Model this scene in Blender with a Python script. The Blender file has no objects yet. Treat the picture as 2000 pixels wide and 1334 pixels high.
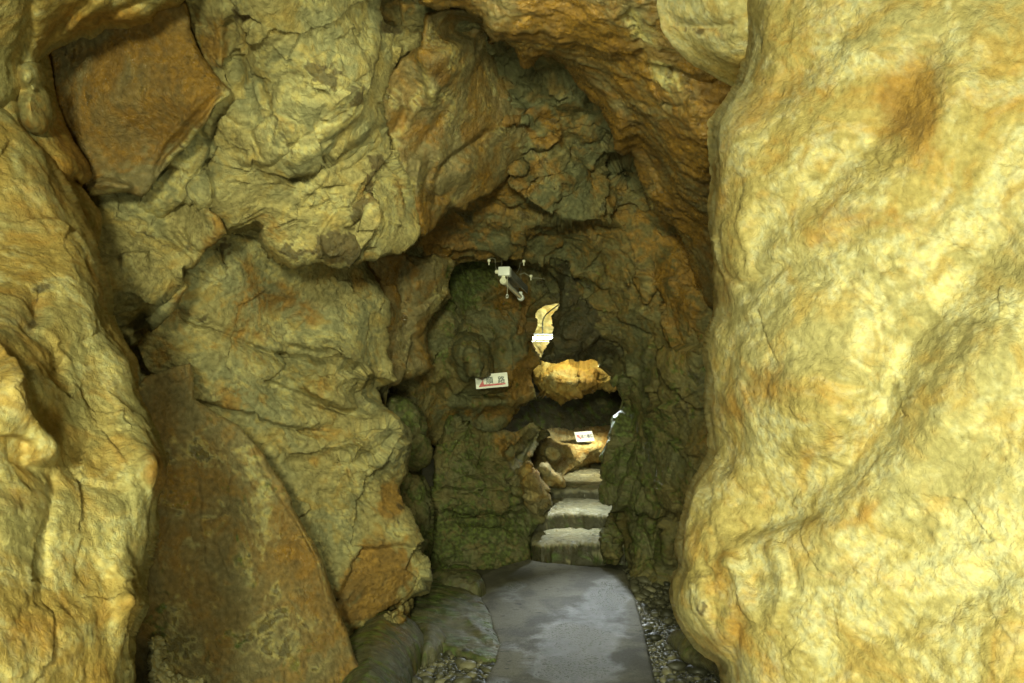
import bpy, math, random
import numpy as np
from mathutils import Vector, Matrix
random.seed(7)
S = bpy.context.scene
COL = S.collection
F = 1722.0            # focal length in reference pixels (2000 wide)
CZ = 1.5              # eye height, metres
R = math.radians

# ------------------------------------------------------------------ noise
def _h(ix, iy, iz, seed):
    n = (ix.astype(np.uint32) * np.uint32(374761393) + iy.astype(np.uint32) * np.uint32(668265263)
         + iz.astype(np.uint32) * np.uint32(2147483647) + np.uint32((seed * 974634777 + 12345) & 0xffffffff))
    n = (n ^ (n >> np.uint32(13))) * np.uint32(1274126177)
    n = (n ^ (n >> np.uint32(16))) * np.uint32(2246822519)
    n = n ^ (n >> np.uint32(15))
    return n
def _f01(n): return (n & np.uint32(0xffffff)).astype(np.float32) / 16777215.0
def vnoise(x, y, z, seed=0):
    """gradient noise, about -1..1"""
    ix = np.floor(x); iy = np.floor(y); iz = np.floor(z)
    fx = (x-ix).astype(np.float32); fy = (y-iy).astype(np.float32); fz = (z-iz).astype(np.float32)
    ix = ix.astype(np.int64); iy = iy.astype(np.int64); iz = iz.astype(np.int64)
    ux = fx*fx*fx*(fx*(fx*6-15)+10); uy = fy*fy*fy*(fy*(fy*6-15)+10); uz = fz*fz*fz*(fz*(fz*6-15)+10)
    k = np.float32(1/511.5)
    def c(a, b, d):
        n = _h(ix+a, iy+b, iz+d, seed)
        gx = (n & np.uint32(1023)).astype(np.float32)*k-1; gy = ((n >> np.uint32(10)) & np.uint32(1023)).astype(np.float32)*k-1; gz = ((n >> np.uint32(20)) & np.uint32(1023)).astype(np.float32)*k-1
        return gx*(fx-a)+gy*(fy-b)+gz*(fz-d)
    x00 = c(0,0,0); x00 += ux*(c(1,0,0)-x00); x10 = c(0,1,0); x10 += ux*(c(1,1,0)-x10)
    x01 = c(0,0,1); x01 += ux*(c(1,0,1)-x01); x11 = c(0,1,1); x11 += ux*(c(1,1,1)-x11)
    x00 += uy*(x10-x00); x01 += uy*(x11-x01)
    return (x00+uz*(x01-x00))*1.35
def fbm(x, y, z, oct=4, seed=0, gain=.5, lac=2.03):
    a = 1.0; s = 0; t = 0
    for o in range(oct):
        s = s + a*vnoise(x+o*17.3, y-o*9.1, z+o*5.7, seed+o); t += a
        x, y, z = lac*(.80*x+.60*z), lac*(.36*x+.80*y-.48*z), lac*(-.48*x+.60*y+.64*z); a *= gain
    return s/t*1.5
def ridged(x, y, z, oct=4, seed=0, gain=.5):
    a = 1.0; s = 0; t = 0
    for o in range(oct):
        s = s + a*(1-np.abs(vnoise(x+o*11.3, y-o*7.1, z+o*3.7, seed+o))*1.8); t += a
        x, y, z = 2.07*(.80*x+.60*z), 2.07*(.36*x+.80*y-.48*z), 2.07*(-.48*x+.60*y+.64*z); a *= gain
    return s/t
def facet(x, y, z, seed=0):
    """every Voronoi cell is a tilted plane: broken, faceted stone.  Returns height, and edge distance"""
    ix = np.floor(x).astype(np.int64); iy = np.floor(y).astype(np.int64); iz = np.floor(z).astype(np.int64)
    b1 = np.full(x.shape, 9., np.float32); b2 = np.full(x.shape, 9., np.float32); hh = np.zeros(x.shape, np.float32)
    for dx in (-1,0,1):
        for dy in (-1,0,1):
            for dz in (-1,0,1):
                n = _h(ix+dx, iy+dy, iz+dz, seed); m = _h(ix+dx, iy+dy, iz+dz, seed+77)
                px = x-(ix+dx+_f01(n)); py = y-(iy+dy+_f01(n>>np.uint32(5))); pz = z-(iz+dz+_f01(m))
                d = px*px+py*py+pz*pz
                gx = _f01(m>>np.uint32(3))*2-1; gy = _f01(m>>np.uint32(6))*2-1; gz = _f01(n>>np.uint32(7))*2-1
                h = gx*px+gy*py+gz*pz + (_f01(n>>np.uint32(4))-.5)*.5
                c = d < b1
                b2 = np.where(c, b1, np.minimum(b2, d)); hh = np.where(c, h, hh); b1 = np.where(c, d, b1)
    return hh, np.sqrt(b2)-np.sqrt(b1)
def sstep(a, b, x):
    t = np.clip((x-a)/(b-a), 0, 1); return t*t*(3-2*t)

# ------------------------------------------------------------------ geometry in the picture plane
def dense(pts, n):
    """Catmull-Rom through the points (open)"""
    p = np.array(pts, float)
    if len(p) < 3: return p
    q = np.vstack([2*p[0]-p[1], p, 2*p[-1]-p[-2]]); out = []
    for i in range(1, len(q)-2):
        for t in np.linspace(0, 1, n, endpoint=False):
            a, b, c, d = q[i-1], q[i], q[i+1], q[i+2]
            out.append(.5*((2*b)+(c-a)*t+(2*a-5*b+4*c-d)*t*t+(3*b-a-3*c+d)*t**3))
    out.append(p[-1]); return np.array(out)
def nearest(u, v, pts, closed=False):
    """distance, nearest point, signed side (right hand of travel positive, v down), parameter 0..1"""
    p = np.array(pts, float); q = np.vstack([p, p[:1]]) if closed else p
    L = np.hypot(*(q[1:]-q[:-1]).T); cum = np.concatenate([[0], np.cumsum(L)])
    best = np.full(u.shape, 1e18); bu = np.zeros(u.shape); bv = np.zeros(u.shape); sd = np.ones(u.shape); pr = np.zeros(u.shape)
    for i in range(len(q)-1):
        du, dv = q[i+1]-q[i]; l2 = max(du*du+dv*dv, 1e-9)
        t = np.clip(((u-q[i,0])*du+(v-q[i,1])*dv)/l2, 0, 1)
        cu = q[i,0]+t*du; cv = q[i,1]+t*dv; d = (u-cu)**2+(v-cv)**2
        c = d < best
        best = np.where(c, d, best); bu = np.where(c, cu, bu); bv = np.where(c, cv, bv)
        s = du*(v-q[i,1])-dv*(u-q[i,0])
        sd = np.where(c, np.where(s >= 0, 1., -1.), sd); pr = np.where(c, (cum[i]+t*L[i])/max(cum[-1], 1e-9), pr)
    return np.sqrt(best), bu, bv, sd, pr
def inside(u, v, poly):
    p = np.array(poly, float); q = np.roll(p, -1, 0); r = np.zeros(u.shape, bool)
    for (x0, y0), (x1, y1) in zip(p, q):
        if y0 == y1: continue
        c = ((y0 > v) != (y1 > v)) & (u < (x1-x0)*(v-y0)/(y1-y0)+x0)
        r ^= c
    return r
def rbf(ctrl, u, v, c=80.):
    k = np.array(ctrl, float); n = len(k)
    sc = 1000.
    X = k[:, :2]/sc; c = c/sc
    D = np.sqrt(((X[:, None]-X[None])**2).sum(2)+c*c)
    P = np.hstack([np.ones((n, 1)), X])
    A = np.zeros((n+3, n+3)); A[:n, :n] = -D - np.eye(n)*1e-3; A[:n, n:] = P; A[n:, :n] = P.T
    w = np.linalg.lstsq(A, np.concatenate([k[:, 2], np.zeros(3)]), rcond=None)[0]
    uu = u/sc; vv = v/sc
    o = w[n]+w[n+1]*uu+w[n+2]*vv
    for i in range(n):
        o = o - w[i]*np.sqrt((uu-X[i,0])**2+(vv-X[i,1])**2+c*c)
    return o
def wob(u, v, a, lam, seed, oc=4):
    if a == 0: return np.zeros_like(u), np.zeros_like(u)
    z = np.zeros_like(u)
    return (a*fbm(u/lam, v/lam, z+3.1, oc, seed, .6), a*fbm(u/lam+51.7, v/lam+13.3, z+9.4, oc, seed+40, .6))
def blob(u, v, b):
    bu, bv, ru, rv, rot = b[:5]
    c, s = math.cos(R(rot)), math.sin(R(rot)); x = (u-bu); y = (v-bv)
    return ((x*c+y*s)/ru)**2+((-x*s+y*c)/rv)**2
def features(u, v, feats, unit=1.0):
    H = np.zeros_like(u); U, V = u, v
    for f in feats:
        if f[0] in 'BD': b = f[1]; m = max(b[2], b[3])*(2.3 if f[0] == 'B' else 1.02); box = (b[0]-m, b[0]+m, b[1]-m, b[1]+m)
        else:
            q = np.array(f[1], float); m = f[3]*{'R': 2.6, 'S': 5.0, 'C': 1.1}[f[0]]+4*unit
            box = (q[:,0].min()-m, q[:,0].max()+m, q[:,1].min()-m, q[:,1].max()+m)
        sel = (U > box[0]) & (U < box[1]) & (V > box[2]) & (V < box[3])
        if not sel.any(): continue
        u, v = U[sel], V[sel]; h = np.zeros_like(u)
        if f[0] == 'B':
            r = blob(u, v, f[1]); h += f[2]*np.exp(-r*1.2)
        elif f[0] == 'D':                      # dome with a clear rim
            r = blob(u, v, f[1]); h += f[2]*np.sqrt(np.clip(1-r, 0, 1))
        elif f[0] == 'R':
            d, _, _, _, pr = nearest(u, v, dense(f[1], 6)); e = sstep(0, .18, pr)*sstep(0, .18, 1-pr)
            h += f[2]*np.exp(-(d/f[3])**2)*(.15+.85*e)
        elif f[0] == 'S':                      # ledge: right hand side raised, falling off with distance
            d, _, _, sd, pr = nearest(u, v, dense(f[1], 6)); e = sstep(0, .12, pr)*sstep(0, .12, 1-pr)
            h += np.where(sd > 0, f[2]*np.exp(-(d/f[3]))*e*sstep(0, 5*unit, d), 0)
        elif f[0] == 'C':                      # crack
            d, _, _, _, pr = nearest(u, v, dense(f[1], 6)); e = sstep(0, .1, pr)*sstep(0, .1, 1-pr)
            h -= f[2]*np.clip(1-d/f[3], 0, 1)*e
        H[sel] += h
    return H
def sheet(poly, step, M, rag, seed, unit=1.0):
    """grid over the polygon; points outside are folded onto the outline. returns u,v,t(outside),d(inside),quads"""
    p = np.array(poly, float)
    u0, v0 = p.min(0)-M*1.1; u1, v1 = p.max(0)+M*1.1
    def axis(a, b, lo, hi):
        o = []; x = a
        while x < b+step: o.append(x); x += step if lo <= x <= hi else step*3.5
        return np.array(o)
    U, V = np.meshgrid(axis(u0, u1, -30, 2030), axis(v0, v1, -30, 1364)) if unit == 1.0 else np.meshgrid(axis(u0, u1, -9e9, 9e9), axis(v0, v1, -9e9, 9e9))
    wu, wv = wob(U, V, rag[0], rag[1], seed)
    qu, qv = U+wu, V+wv
    ins = inside(qu, qv, p)
    d, bu, bv, _, _ = nearest(qu, qv, p, True)
    t = np.where(ins, 0, d); di = np.where(ins, d, 0)
    xu, xv = bu, bv
    for _ in range(2):
        a, b = wob(xu, xv, rag[0], rag[1], seed); xu = bu-a; xv = bv-b
    U2 = np.where(ins, U, xu); V2 = np.where(ins, V, xv)
    # outward direction, to let the sides lean inwards as they go back
    ou = np.where(ins, 0, (qu-bu)/np.maximum(d, 1e-6)); ov = np.where(ins, 0, (qv-bv)/np.maximum(d, 1e-6))
    keep = (t <= M)
    return U2, V2, t, di, ou, ov, keep
def mesh_from_grid(name, P, keep, attrs, mat, loc=None, parent=None, flip=False):
    nv, nu = keep.shape
    idx = np.arange(nv*nu).reshape(nv, nu)
    k = keep[:-1, :-1] & keep[1:, :-1] & keep[:-1, 1:] & keep[1:, 1:]
    q = np.stack([idx[:-1, :-1][k], idx[1:, :-1][k], idx[1:, 1:][k], idx[:-1, 1:][k]], 1)
    if flip: q = q[:, ::-1]
    used = np.unique(q); remap = np.full(nv*nu, -1); remap[used] = np.arange(len(used)); q = remap[q]
    pts = P.reshape(-1, 3)[used]
    if loc is None: loc = np.array([pts[:, 0].mean(), pts[:, 1].mean(), max(pts[:, 2].min(), 0)])
    loc = np.array(loc, float)
    me = bpy.data.meshes.new(name)
    me.vertices.add(len(pts)); me.vertices.foreach_set('co', (pts-loc).astype(np.float32).ravel())
    me.loops.add(q.size); me.loops.foreach_set('vertex_index', q.astype(np.int32).ravel())
    me.polygons.add(len(q)); me.polygons.foreach_set('loop_start', np.arange(0, q.size, 4, dtype=np.int32))
    me.polygons.foreach_set('use_smooth', np.ones(len(q), bool))
    me.update(calc_edges=True); me.validate()
    if attrs is not None:
        at = me.attributes.new('tint', 'FLOAT_COLOR', 'POINT')
        at.data.foreach_set('color', attrs.reshape(-1, 4)[used].astype(np.float32).ravel())
    me.materials.append(mat)
    o = bpy.data.objects.new(name, me); COL.objects.link(o); o.location = loc
    if parent: o.parent = parent; o.location = Vector(loc)-parent.location
    return o
def stains(u, v, base, st, su, sv):
    a = np.zeros(u.shape+(4,), np.float32)
    for i in range(4): a[..., i] = base[i]
    ch = {'iron': 0, 'pale': 1, 'moss': 2, 'dark': 3}
    for s in st:
        if len(s[1]) == 5 and not hasattr(s[1][0], '__len__'):
            w = np.exp(-blob(su, sv, s[1])**1.5)
        else:
            d = nearest(su, sv, dense(s[1], 4))[0]; w = np.exp(-(d/s[3])**2)
        i = ch[s[0]]; a[..., i] = a[..., i]+(s[2])*w
    return np.clip(a, 0, 1)
GAIN = {'ridge': .32, 'facet': .78, 'fbm': .50}
def displace(P, N, recipe, seed, fmax=1e9):
    x, y, z = P[..., 0], P[..., 1], P[..., 2]
    h = np.zeros(x.shape)
    for r in recipe:
        k, amp, fr = r[0], r[1]*GAIN.get(r[0], 1), r[2]
        if k == 'facet' and fr > 8: amp *= .45
        oc = int(np.clip(math.floor(math.log2(max(fmax/fr, .01)))+1, 0, 5))     # nothing finer than the mesh can carry
        if oc == 0: seed += 13; continue
        an = r[3] if len(r) > 3 else (1, 1, 1)
        if len(r) > 4:                         # rotate about the view axis first (bedding direction)
            c, s = math.cos(R(r[4])), math.sin(R(r[4])); X, Z = x*c+z*s, -x*s+z*c
        else: X, Z = x, z
        # warp
        w = .25/fr
        wx = X+w*vnoise(X*fr*.7, y*fr*.7, Z*fr*.7, seed+5); wz = Z+w*vnoise(X*fr*.7+9, y*fr*.7, Z*fr*.7, seed+6)
        a, b, c_ = wx*fr*an[0], y*fr*an[1], wz*fr*an[2]
        if k == 'fbm': h += amp*fbm(a, b, c_, oc, seed)
        elif k == 'ridge': h += amp*(ridged(a, b, c_, min(oc, 4), seed)-.5)
        elif k == 'facet':
            f, e = facet(a, b, c_, seed); h += amp*f
        elif k == 'crack':
            f, e = facet(a, b, c_, seed+3); h -= amp*np.clip(1-e/.06, 0, 1)*sstep(-.1, .3, vnoise(a*.5, b*.5, c_*.5, seed+8))
        elif k == 'step':                      # terraces: rounded stair-stepping of a noise
            f = fbm(a, b, c_, 3, seed+2)*3; g = np.floor(f)+sstep(.35, .65, f-np.floor(f)); h += amp*(g-f*.0)
        elif k == 'pit': h -= amp*sstep(.35, .7, fbm(a, b, c_, 3, seed+4))
        seed += 13
    return P+N*h[..., None]
def normals(P):
    a = np.gradient(P, axis=1); b = np.gradient(P, axis=0)
    n = np.cross(a, b); l = np.linalg.norm(n, axis=-1, keepdims=True)
    return n/np.maximum(l, 1e-12), l[..., 0]
def uvY(u, v, Y): return np.stack([(u-1000)/F*Y, Y, CZ-(v-667)/F*Y], -1)
def blur(a, n):
    for _ in range(n):
        a = (np.roll(a, 1, 0)+np.roll(a, -1, 0)+np.roll(a, 1, 1)+np.roll(a, -1, 1)+2*a)/6
    return a
SEED = [100]
JOBS = []
class Job(dict):
    """a mass of stone waiting to be built: the heavy arithmetic runs on several threads, the mesh is made afterwards"""
    def __init__(s, fn): s.fn = fn; JOBS.append(s)
def rock(*a, **k): return Job(lambda: rock_(*a, **k))
def slab(*a, **k): return Job(lambda: slab_(*a, **k))
def build_all():
    from concurrent.futures import ThreadPoolExecutor
    with ThreadPoolExecutor(4) as ex: res = list(ex.map(lambda j: j.fn(), JOBS))
    for j, r in zip(JOBS, res):
        o = mesh_from_grid(*r)
        for k, v in j.items(): o[k] = v
def rock_(name, poly, ctrl, feats=(), disp=(), base=(.2, .3, 0, .1), st=(), mat=None, thick=.7, edge=(40, .12), rag=(5, 45),
         step=3.0, warp=(6, 60), M=30, lean=.35, rot=None, loc=None, smooth=80., soft=2):
    """a mass of stone standing at its own distance: front surface from depth control points, ledges and folds,
    rounded rim, sides running back by `thick` metres"""
    sd = sum(ord(c) for c in name)*7+int(abs(poly[0][0])*3+abs(poly[1][1])*5)%997
    u, v, t, d, ou, ov, keep = sheet(poly, step*.94, M, rag, sd)
    wu, wv = wob(u, v, warp[0], warp[1], sd+7, warp[2] if len(warp) > 2 else 3); fu, fv = u+wu, v+wv
    Y = rbf(ctrl, u, v, smooth)
    Y = Y-features(fu, fv, feats)
    k = np.clip(1-d/edge[0], 0, 1)
    Y = Y+edge[1]*(1-np.sqrt(np.maximum(1-k*k, 0)))
    Yb = Y.copy()
    us, vs = u-ou*lean*t, v-ov*lean*t
    Y = Y+thick*(t/M)
    P = uvY(us, vs, Y)
    Y = np.where(t > 0, Y, blur(Y, soft)); P = uvY(us, vs, Y)
    n, l = normals(uvY(us, vs, blur(Y, 10)))
    vd = P-np.array([0, 0, CZ]); vd /= np.linalg.norm(vd, axis=-1, keepdims=True)
    s = np.sign((n*vd).sum(-1, keepdims=True)); n = np.where(s > 0, -n, n)
    n = np.where((t > 0)[..., None], -vd*.35+n*.3, n)
    bad = (l < 1e-9)[..., None]; n = np.where(bad, -vd, n)
    n = blur(n, 6); n /= np.maximum(np.linalg.norm(n, axis=-1, keepdims=True), 1e-9)
    fm = F/(2.4*step*.94*float(np.median(Y[keep])))
    Q = displace(P, n, disp, sd, fm)
    a = stains(u, v, base, st, u+wu*1.6, v+wv*1.6)
    return (name, Q, keep, colour(Q, keep, a, mat, fm), mat['mat'], loc, None, False)
def slab_(name, poly, z, feats=(), disp=(), base=(.1, .2, 0, .1), st=(), mat=None, thick=.15, edge=(.04, .03), rag=(.015, .12),
         step=.012, warp=(.02, .2), M=.06, ctrl=None, loc=None, side=(0,0,0,0)):
    """the same for stone seen from above: outline in world x,y, height z"""
    sd = sum(ord(c) for c in name)*7+int(abs(poly[0][0]*100)*3+abs(poly[1][1]*100)*5)%997
    x, y, t, d, ou, ov, keep = sheet(poly, step, M, rag, sd, .004)
    wu, wv = wob(x, y, warp[0], warp[1], sd+7); fx, fy = x+wu, y+wv
    Z = np.full(x.shape, z) if ctrl is None else rbf([(a*300, b*300, c) for a, b, c in ctrl], x*300, y*300, 60)
    Z = Z+features(fx, fy, feats, .004)
    k = np.clip(1-d/edge[0], 0, 1)
    Z = Z-edge[1]*(1-np.sqrt(np.maximum(1-k*k, 0)))-thick*(t/M)
    P = np.stack([x, y, Z], -1)
    n = np.zeros_like(P); n[..., 2] = 1
    n[..., 0] = ou*.5; n[..., 1] = ov*.5
    fm = 1/(2.4*step)
    Q = displace(P, n, disp, sd, fm)
    a = stains(x, y, base, st, fx, fy)
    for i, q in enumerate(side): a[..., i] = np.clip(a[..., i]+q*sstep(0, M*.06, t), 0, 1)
    return (name, Q, keep, colour(Q, keep, a, mat, fm), mat['mat'], loc, None, True)
def px(u, v, z=0.0):
    """where the sight line through a picture point meets the level z: used to lay out the floor plan"""
    Y = (CZ-z)*F/(v-667); return ((u-1000)/F*Y, Y)
def pxs(pts, z=0.0): return [px(a, b, z) for a, b in pts]
def conv(off, sc, pts): return [(off[0]+x/sc, off[1]+y/sc) for x, y in pts]

def tag(o, label=None, cat=None, group=None, kind=None):
    if cat and not kind: kind = 'thing'
    if cat in ('rock', 'boulder', 'rock wall') and not group: group = 'rock masses of the cave'
    if label: o['label'] = label
    if cat: o['category'] = cat
    if group: o['group'] = group
    if kind: o['kind'] = kind
    return o

def mixc(f, a, b): return a+(b-a)*f[..., None]
def colour(Q, keep, st, pal, fmax=1e9):
    """albedo (rgb) and roughness of the stone at every vertex, from its minerals, stains and some painted shade"""
    out = np.zeros(st.shape, np.float32)
    if pal.get('raw'): return st
    P = Q[keep]; a = st[keep].astype(np.float32); sc = pal['sc']; s3 = pal['stretch']
    x, y, z = [(P[:, i]*s3[i]*sc).astype(np.float32) for i in range(3)]
    w = [.12*fbm(x*3.1+k*9, y*3.1, z*3.1-k*5, 3, 11+k) for k in range(3)]
    X, Y, Z = x+w[0], y+w[1], z+w[2]
    N = lambda f: .5+.52*f
    oc = lambda fr, m: int(np.clip(math.floor(math.log2(max(fmax/(fr*sc), .01)))+1, 1, m))
    big = N(fbm(X*2.3, Y*2.3, Z*2.3, 4, 21)); mid = N(fbm(X*8.5, Y*8.5, Z*8.5, oc(8.5, 6), 31, .62)); mid2 = N(fbm(X*6+7, Y*6, Z*6+4, oc(6, 6), 41, .64))
    ff = min(48, fmax/sc)
    fine = N(fbm(x*ff, y*ff, z*ff, oc(48, 3), 51, .7)); mot = N(fbm(X*24, Y*24, Z*24, oc(24, 4), 61, .65)); ve = fbm(X*15, Y*15, Z*15, oc(15, 4), 71, .6)
    c = {k: np.array(pal[k]) for k in ('A','B','ochre','pale','iron','iron2','dark','moss')}
    col = mixc(sstep(.38, .62, big), c['A'], c['B'])
    col = mixc(sstep(.46, .66, mid*.75+.25*mot)*pal['ochre_amt'], col, c['ochre'])
    def cover(q, n1, k1, n2, k2, lo, hi): return sstep(lo, hi, q+(n1-.5)*k1+(n2-.5)*k2)*sstep(.02, .15, q)
    pf = cover(a[:, 1], mid2, 1.5, mot, .6, .36, .74)
    col = mixc(pf*.85, col, mixc(sstep(.35, .65, fine), c['pale'], c['pale']*np.array((.9, .82, .6))))
    bl = pal.get('blend', 0)
    fi = cover(a[:, 0], .5*mid+.5*big, 1.7, mot, .55, .34-bl, .74+bl)
    col = mixc(fi*.88, col, mixc(sstep(.36, .64, .35*big+.45*mid2+.2*mot), c['iron2'], c['iron']))
    df = cover(a[:, 3], mid2, 1.9, mot, .6, .50, .60)
    col = mixc(df*.8, col, c['dark'])
    mf = cover(a[:, 2], mid, 1.2, mot, .8, .38, .64)
    col = mixc(mf*.85, col, mixc(sstep(.42, .62, fine), c['moss'], c['moss']*1.9))
    k = np.clip(.40+.50*fine+.40*mid+.30*mot, .5, 1.5); col = col*np.stack([k, k**.98, k**1.15], -1)
    col = mixc((1-sstep(.0, .10, np.abs(ve)))*.30*sstep(.42, .6, mid2), col, c['iron2']*.7)      # thin wandering veins
    f1, e1 = facet(X*3.6+.3*ve, Y*3.6, Z*3.6+.3*mid, 81)
    f2, e2 = facet(X*11+.35*ve, Y*11, Z*11+.35*mot, 91)
    cr = np.maximum((1-sstep(0, .02, e1))*sstep(.47, .62, mid2), .7*(1-sstep(0, .045, e2))*sstep(.50, .66, big))*pal['crack']
    col = mixc(cr, col, np.array((.045, .03, .012)))
    out[keep, :3] = np.clip(col, .004, .8)
    rg = pal['rough'][1]+(pal['rough'][0]-pal['rough'][1])*sstep(.3, .7, fine)-.24*np.clip(fi+df+.4*mf, 0, 1)*sstep(.40, .62, mid2)
    out[keep, 3] = np.clip(rg, .12, 1)
    return out
# ------------------------------------------------------------------ materials
class NT:
    def __init__(s, name):
        s.m = bpy.data.materials.new(name); s.m.use_nodes = True; s.t = s.m.node_tree; s.n = s.t.nodes; s.n.clear()
        s.out = s.n.new('ShaderNodeOutputMaterial'); s.b = s.n.new('ShaderNodeBsdfPrincipled')
        s.t.links.new(s.b.outputs[0], s.out.inputs[0])
    def put(s, sock, v):
        if hasattr(v, 'is_linked') or isinstance(v, bpy.types.NodeSocket): s.t.links.new(v, sock)
        else: sock.default_value = v
    def math(s, op, a, b=0.0, clamp=False):
        n = s.n.new('ShaderNodeMath'); n.operation = op; n.use_clamp = clamp; s.put(n.inputs[0], a); s.put(n.inputs[1], b); return n.outputs[0]
    def vmath(s, op, a, b=(0,0,0)):
        n = s.n.new('ShaderNodeVectorMath'); n.operation = op; s.put(n.inputs[0], a)
        if op == 'SCALE': s.put(n.inputs[3], b)
        else: s.put(n.inputs[1], b)
        return n.outputs[0]
    def noise(s, vec, sc, det=5, rough=.55, dist=0.0, col=False):
        n = s.n.new('ShaderNodeTexNoise'); s.put(n.inputs['Vector'], vec); n.inputs['Scale'].default_value = sc
        n.inputs['Detail'].default_value = det; n.inputs['Roughness'].default_value = rough; n.inputs['Distortion'].default_value = dist
        return n.outputs['Color'] if col else n.outputs['Fac']
    def voro(s, vec, sc, feat='DISTANCE_TO_EDGE', rnd=1.0):
        n = s.n.new('ShaderNodeTexVoronoi'); n.feature = feat; s.put(n.inputs['Vector'], vec); n.inputs['Scale'].default_value = sc
        n.inputs['Randomness'].default_value = rnd
        return n.outputs['Distance']
    def ss(s, x, a, b, lo=0.0, hi=1.0):
        n = s.n.new('ShaderNodeMapRange'); n.interpolation_type = 'SMOOTHSTEP'; s.put(n.inputs[0], x)
        for i, v in enumerate((a, b, lo, hi)): n.inputs[i+1].default_value = v
        return n.outputs[0]
    def lin(s, x, a, b, lo=0.0, hi=1.0):
        n = s.n.new('ShaderNodeMapRange'); s.put(n.inputs[0], x)
        for i, v in enumerate((a, b, lo, hi)): n.inputs[i+1].default_value = v
        return n.outputs[0]
    def mix(s, f, a, b, mode='MIX'):
        n = s.n.new('ShaderNodeMix'); n.data_type = 'RGBA'; n.blend_type = mode; s.put(n.inputs[0], f)
        for sock, v in ((n.inputs[6], a), (n.inputs[7], b)):
            if isinstance(v, tuple): v = v+(1,) if len(v) == 3 else v
            s.put(sock, v)
        return n.outputs[2]
    def sep(s, c):
        n = s.n.new('ShaderNodeSeparateColor'); s.put(n.inputs[0], c); return n.outputs
    def bump(s, h, st, dist, nrm=None):
        n = s.n.new('ShaderNodeBump'); s.put(n.inputs['Height'], h); n.inputs['Strength'].default_value = st; n.inputs['Distance'].default_value = dist
        if nrm is not None: s.put(n.inputs['Normal'], nrm)
        return n.outputs[0]
    def coord(s):
        return s.n.new('ShaderNodeNewGeometry').outputs['Position']
    def attr(s, name):
        n = s.n.new('ShaderNodeAttribute'); n.attribute_name = name; return n.outputs

def stone_shader(name, sc, bumpd, spark):
    t = NT(name); P = t.coord(); a = t.attr('tint')
    g = t.noise(P, 70*sc, 6, .74)
    col = t.mix(1.0, a['Color'], t.mix(g, (.52,.50,.45), (1.48,1.50,1.55)), 'MULTIPLY')
    sp = t.math('MULTIPLY', t.ss(t.noise(P, 520*sc, 1, .6), .70, .76), spark)
    col = t.mix(sp, col, (.62,.60,.5))
    t.put(t.b.inputs['Base Color'], col)
    t.put(t.b.inputs['Roughness'], t.math('SUBTRACT', a['Alpha'], t.math('MULTIPLY', sp, .4))); t.b.inputs['Specular IOR Level'].default_value = .42
    h = t.noise(P, 42*sc, 6, .70, .5)
    t.put(t.b.inputs['Normal'], t.bump(h, .8, .022*bumpd/sc))
    return t.m
def rock_mat(name, A=(.23,.22,.105), B=(.30,.255,.10), ochre=(.29,.215,.055), pale=(.45,.42,.20), iron=(.27,.148,.024), iron2=(.155,.082,.014),
             dark=(.055,.038,.014), moss=(.035,.055,.012), sc=1.0, bumpd=1.0, rough=(.55, .85), ochre_amt=.7, crack=.6, spark=.5, stretch=(1,1,1), blend=.06):
    return dict(blend=blend, A=A, B=B, ochre=ochre, pale=pale, iron=iron, iron2=iron2, dark=dark, moss=moss, sc=sc, rough=rough, ochre_amt=ochre_amt, crack=crack, stretch=stretch,
                mat=stone_shader(name, sc, bumpd, spark*.6))

def plain(name, col, rough=.5, metal=0.0, var=.12, sc=40, bump=0.0, emit=None, spec=.5):
    t = NT(name); P = t.coord(); n = t.noise(P, sc, 5, .6)
    c = t.mix(n, tuple(x*(1-var*2) for x in col), tuple(min(1, x*(1+var*2)) for x in col))
    t.put(t.b.inputs['Base Color'], c); t.put(t.b.inputs['Roughness'], t.lin(n, .3, .7, max(.05, rough-.1), min(1, rough+.1)))
    t.b.inputs['Metallic'].default_value = metal; t.b.inputs['Specular IOR Level'].default_value = spec
    if bump: t.put(t.b.inputs['Normal'], t.bump(n, .5, bump))
    if emit: t.b.inputs['Emission Color'].default_value = emit[0]+(1,); t.b.inputs['Emission Strength'].default_value = emit[1]
    return t.m

M_near = rock_mat('pale_limestone', A=(.385,.335,.145), B=(.41,.33,.115), ochre=(.39,.255,.055), pale=(.62,.59,.36), iron=(.36,.20,.032), iron2=(.24,.13,.026), sc=1.25, bumpd=.75, ochre_amt=.6, crack=.15, spark=.8, blend=.2)
M_left = rock_mat('ochre_limestone', ochre_amt=.45, A=(.31,.275,.11), B=(.36,.26,.07), ochre=(.34,.215,.04), pale=(.50,.47,.24), iron=(.32,.17,.024), iron2=(.2,.10,.016), sc=1.3, bumpd=.75, crack=.2, spark=.5, blend=.2)
M_grey = rock_mat('grey_green_limestone', bumpd=1.1)
M_orange = rock_mat('iron_stained_rock', A=(.19,.155,.065), B=(.21,.14,.042), ochre=(.22,.13,.028), iron=(.235,.128,.020), iron2=(.135,.072,.012), bumpd=1.0, rough=(.34,.66), spark=.9, blend=.1)
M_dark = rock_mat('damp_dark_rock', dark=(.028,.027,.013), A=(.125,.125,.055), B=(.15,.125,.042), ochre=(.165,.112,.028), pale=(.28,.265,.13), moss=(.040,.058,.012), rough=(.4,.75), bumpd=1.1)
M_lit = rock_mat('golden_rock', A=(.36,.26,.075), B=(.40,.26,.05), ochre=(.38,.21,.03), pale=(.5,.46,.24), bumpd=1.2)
M_tan = rock_mat('tan_rock', A=(.33,.28,.13), B=(.36,.27,.09), ochre=(.34,.22,.05), pale=(.46,.44,.26), bumpd=1.2)
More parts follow.
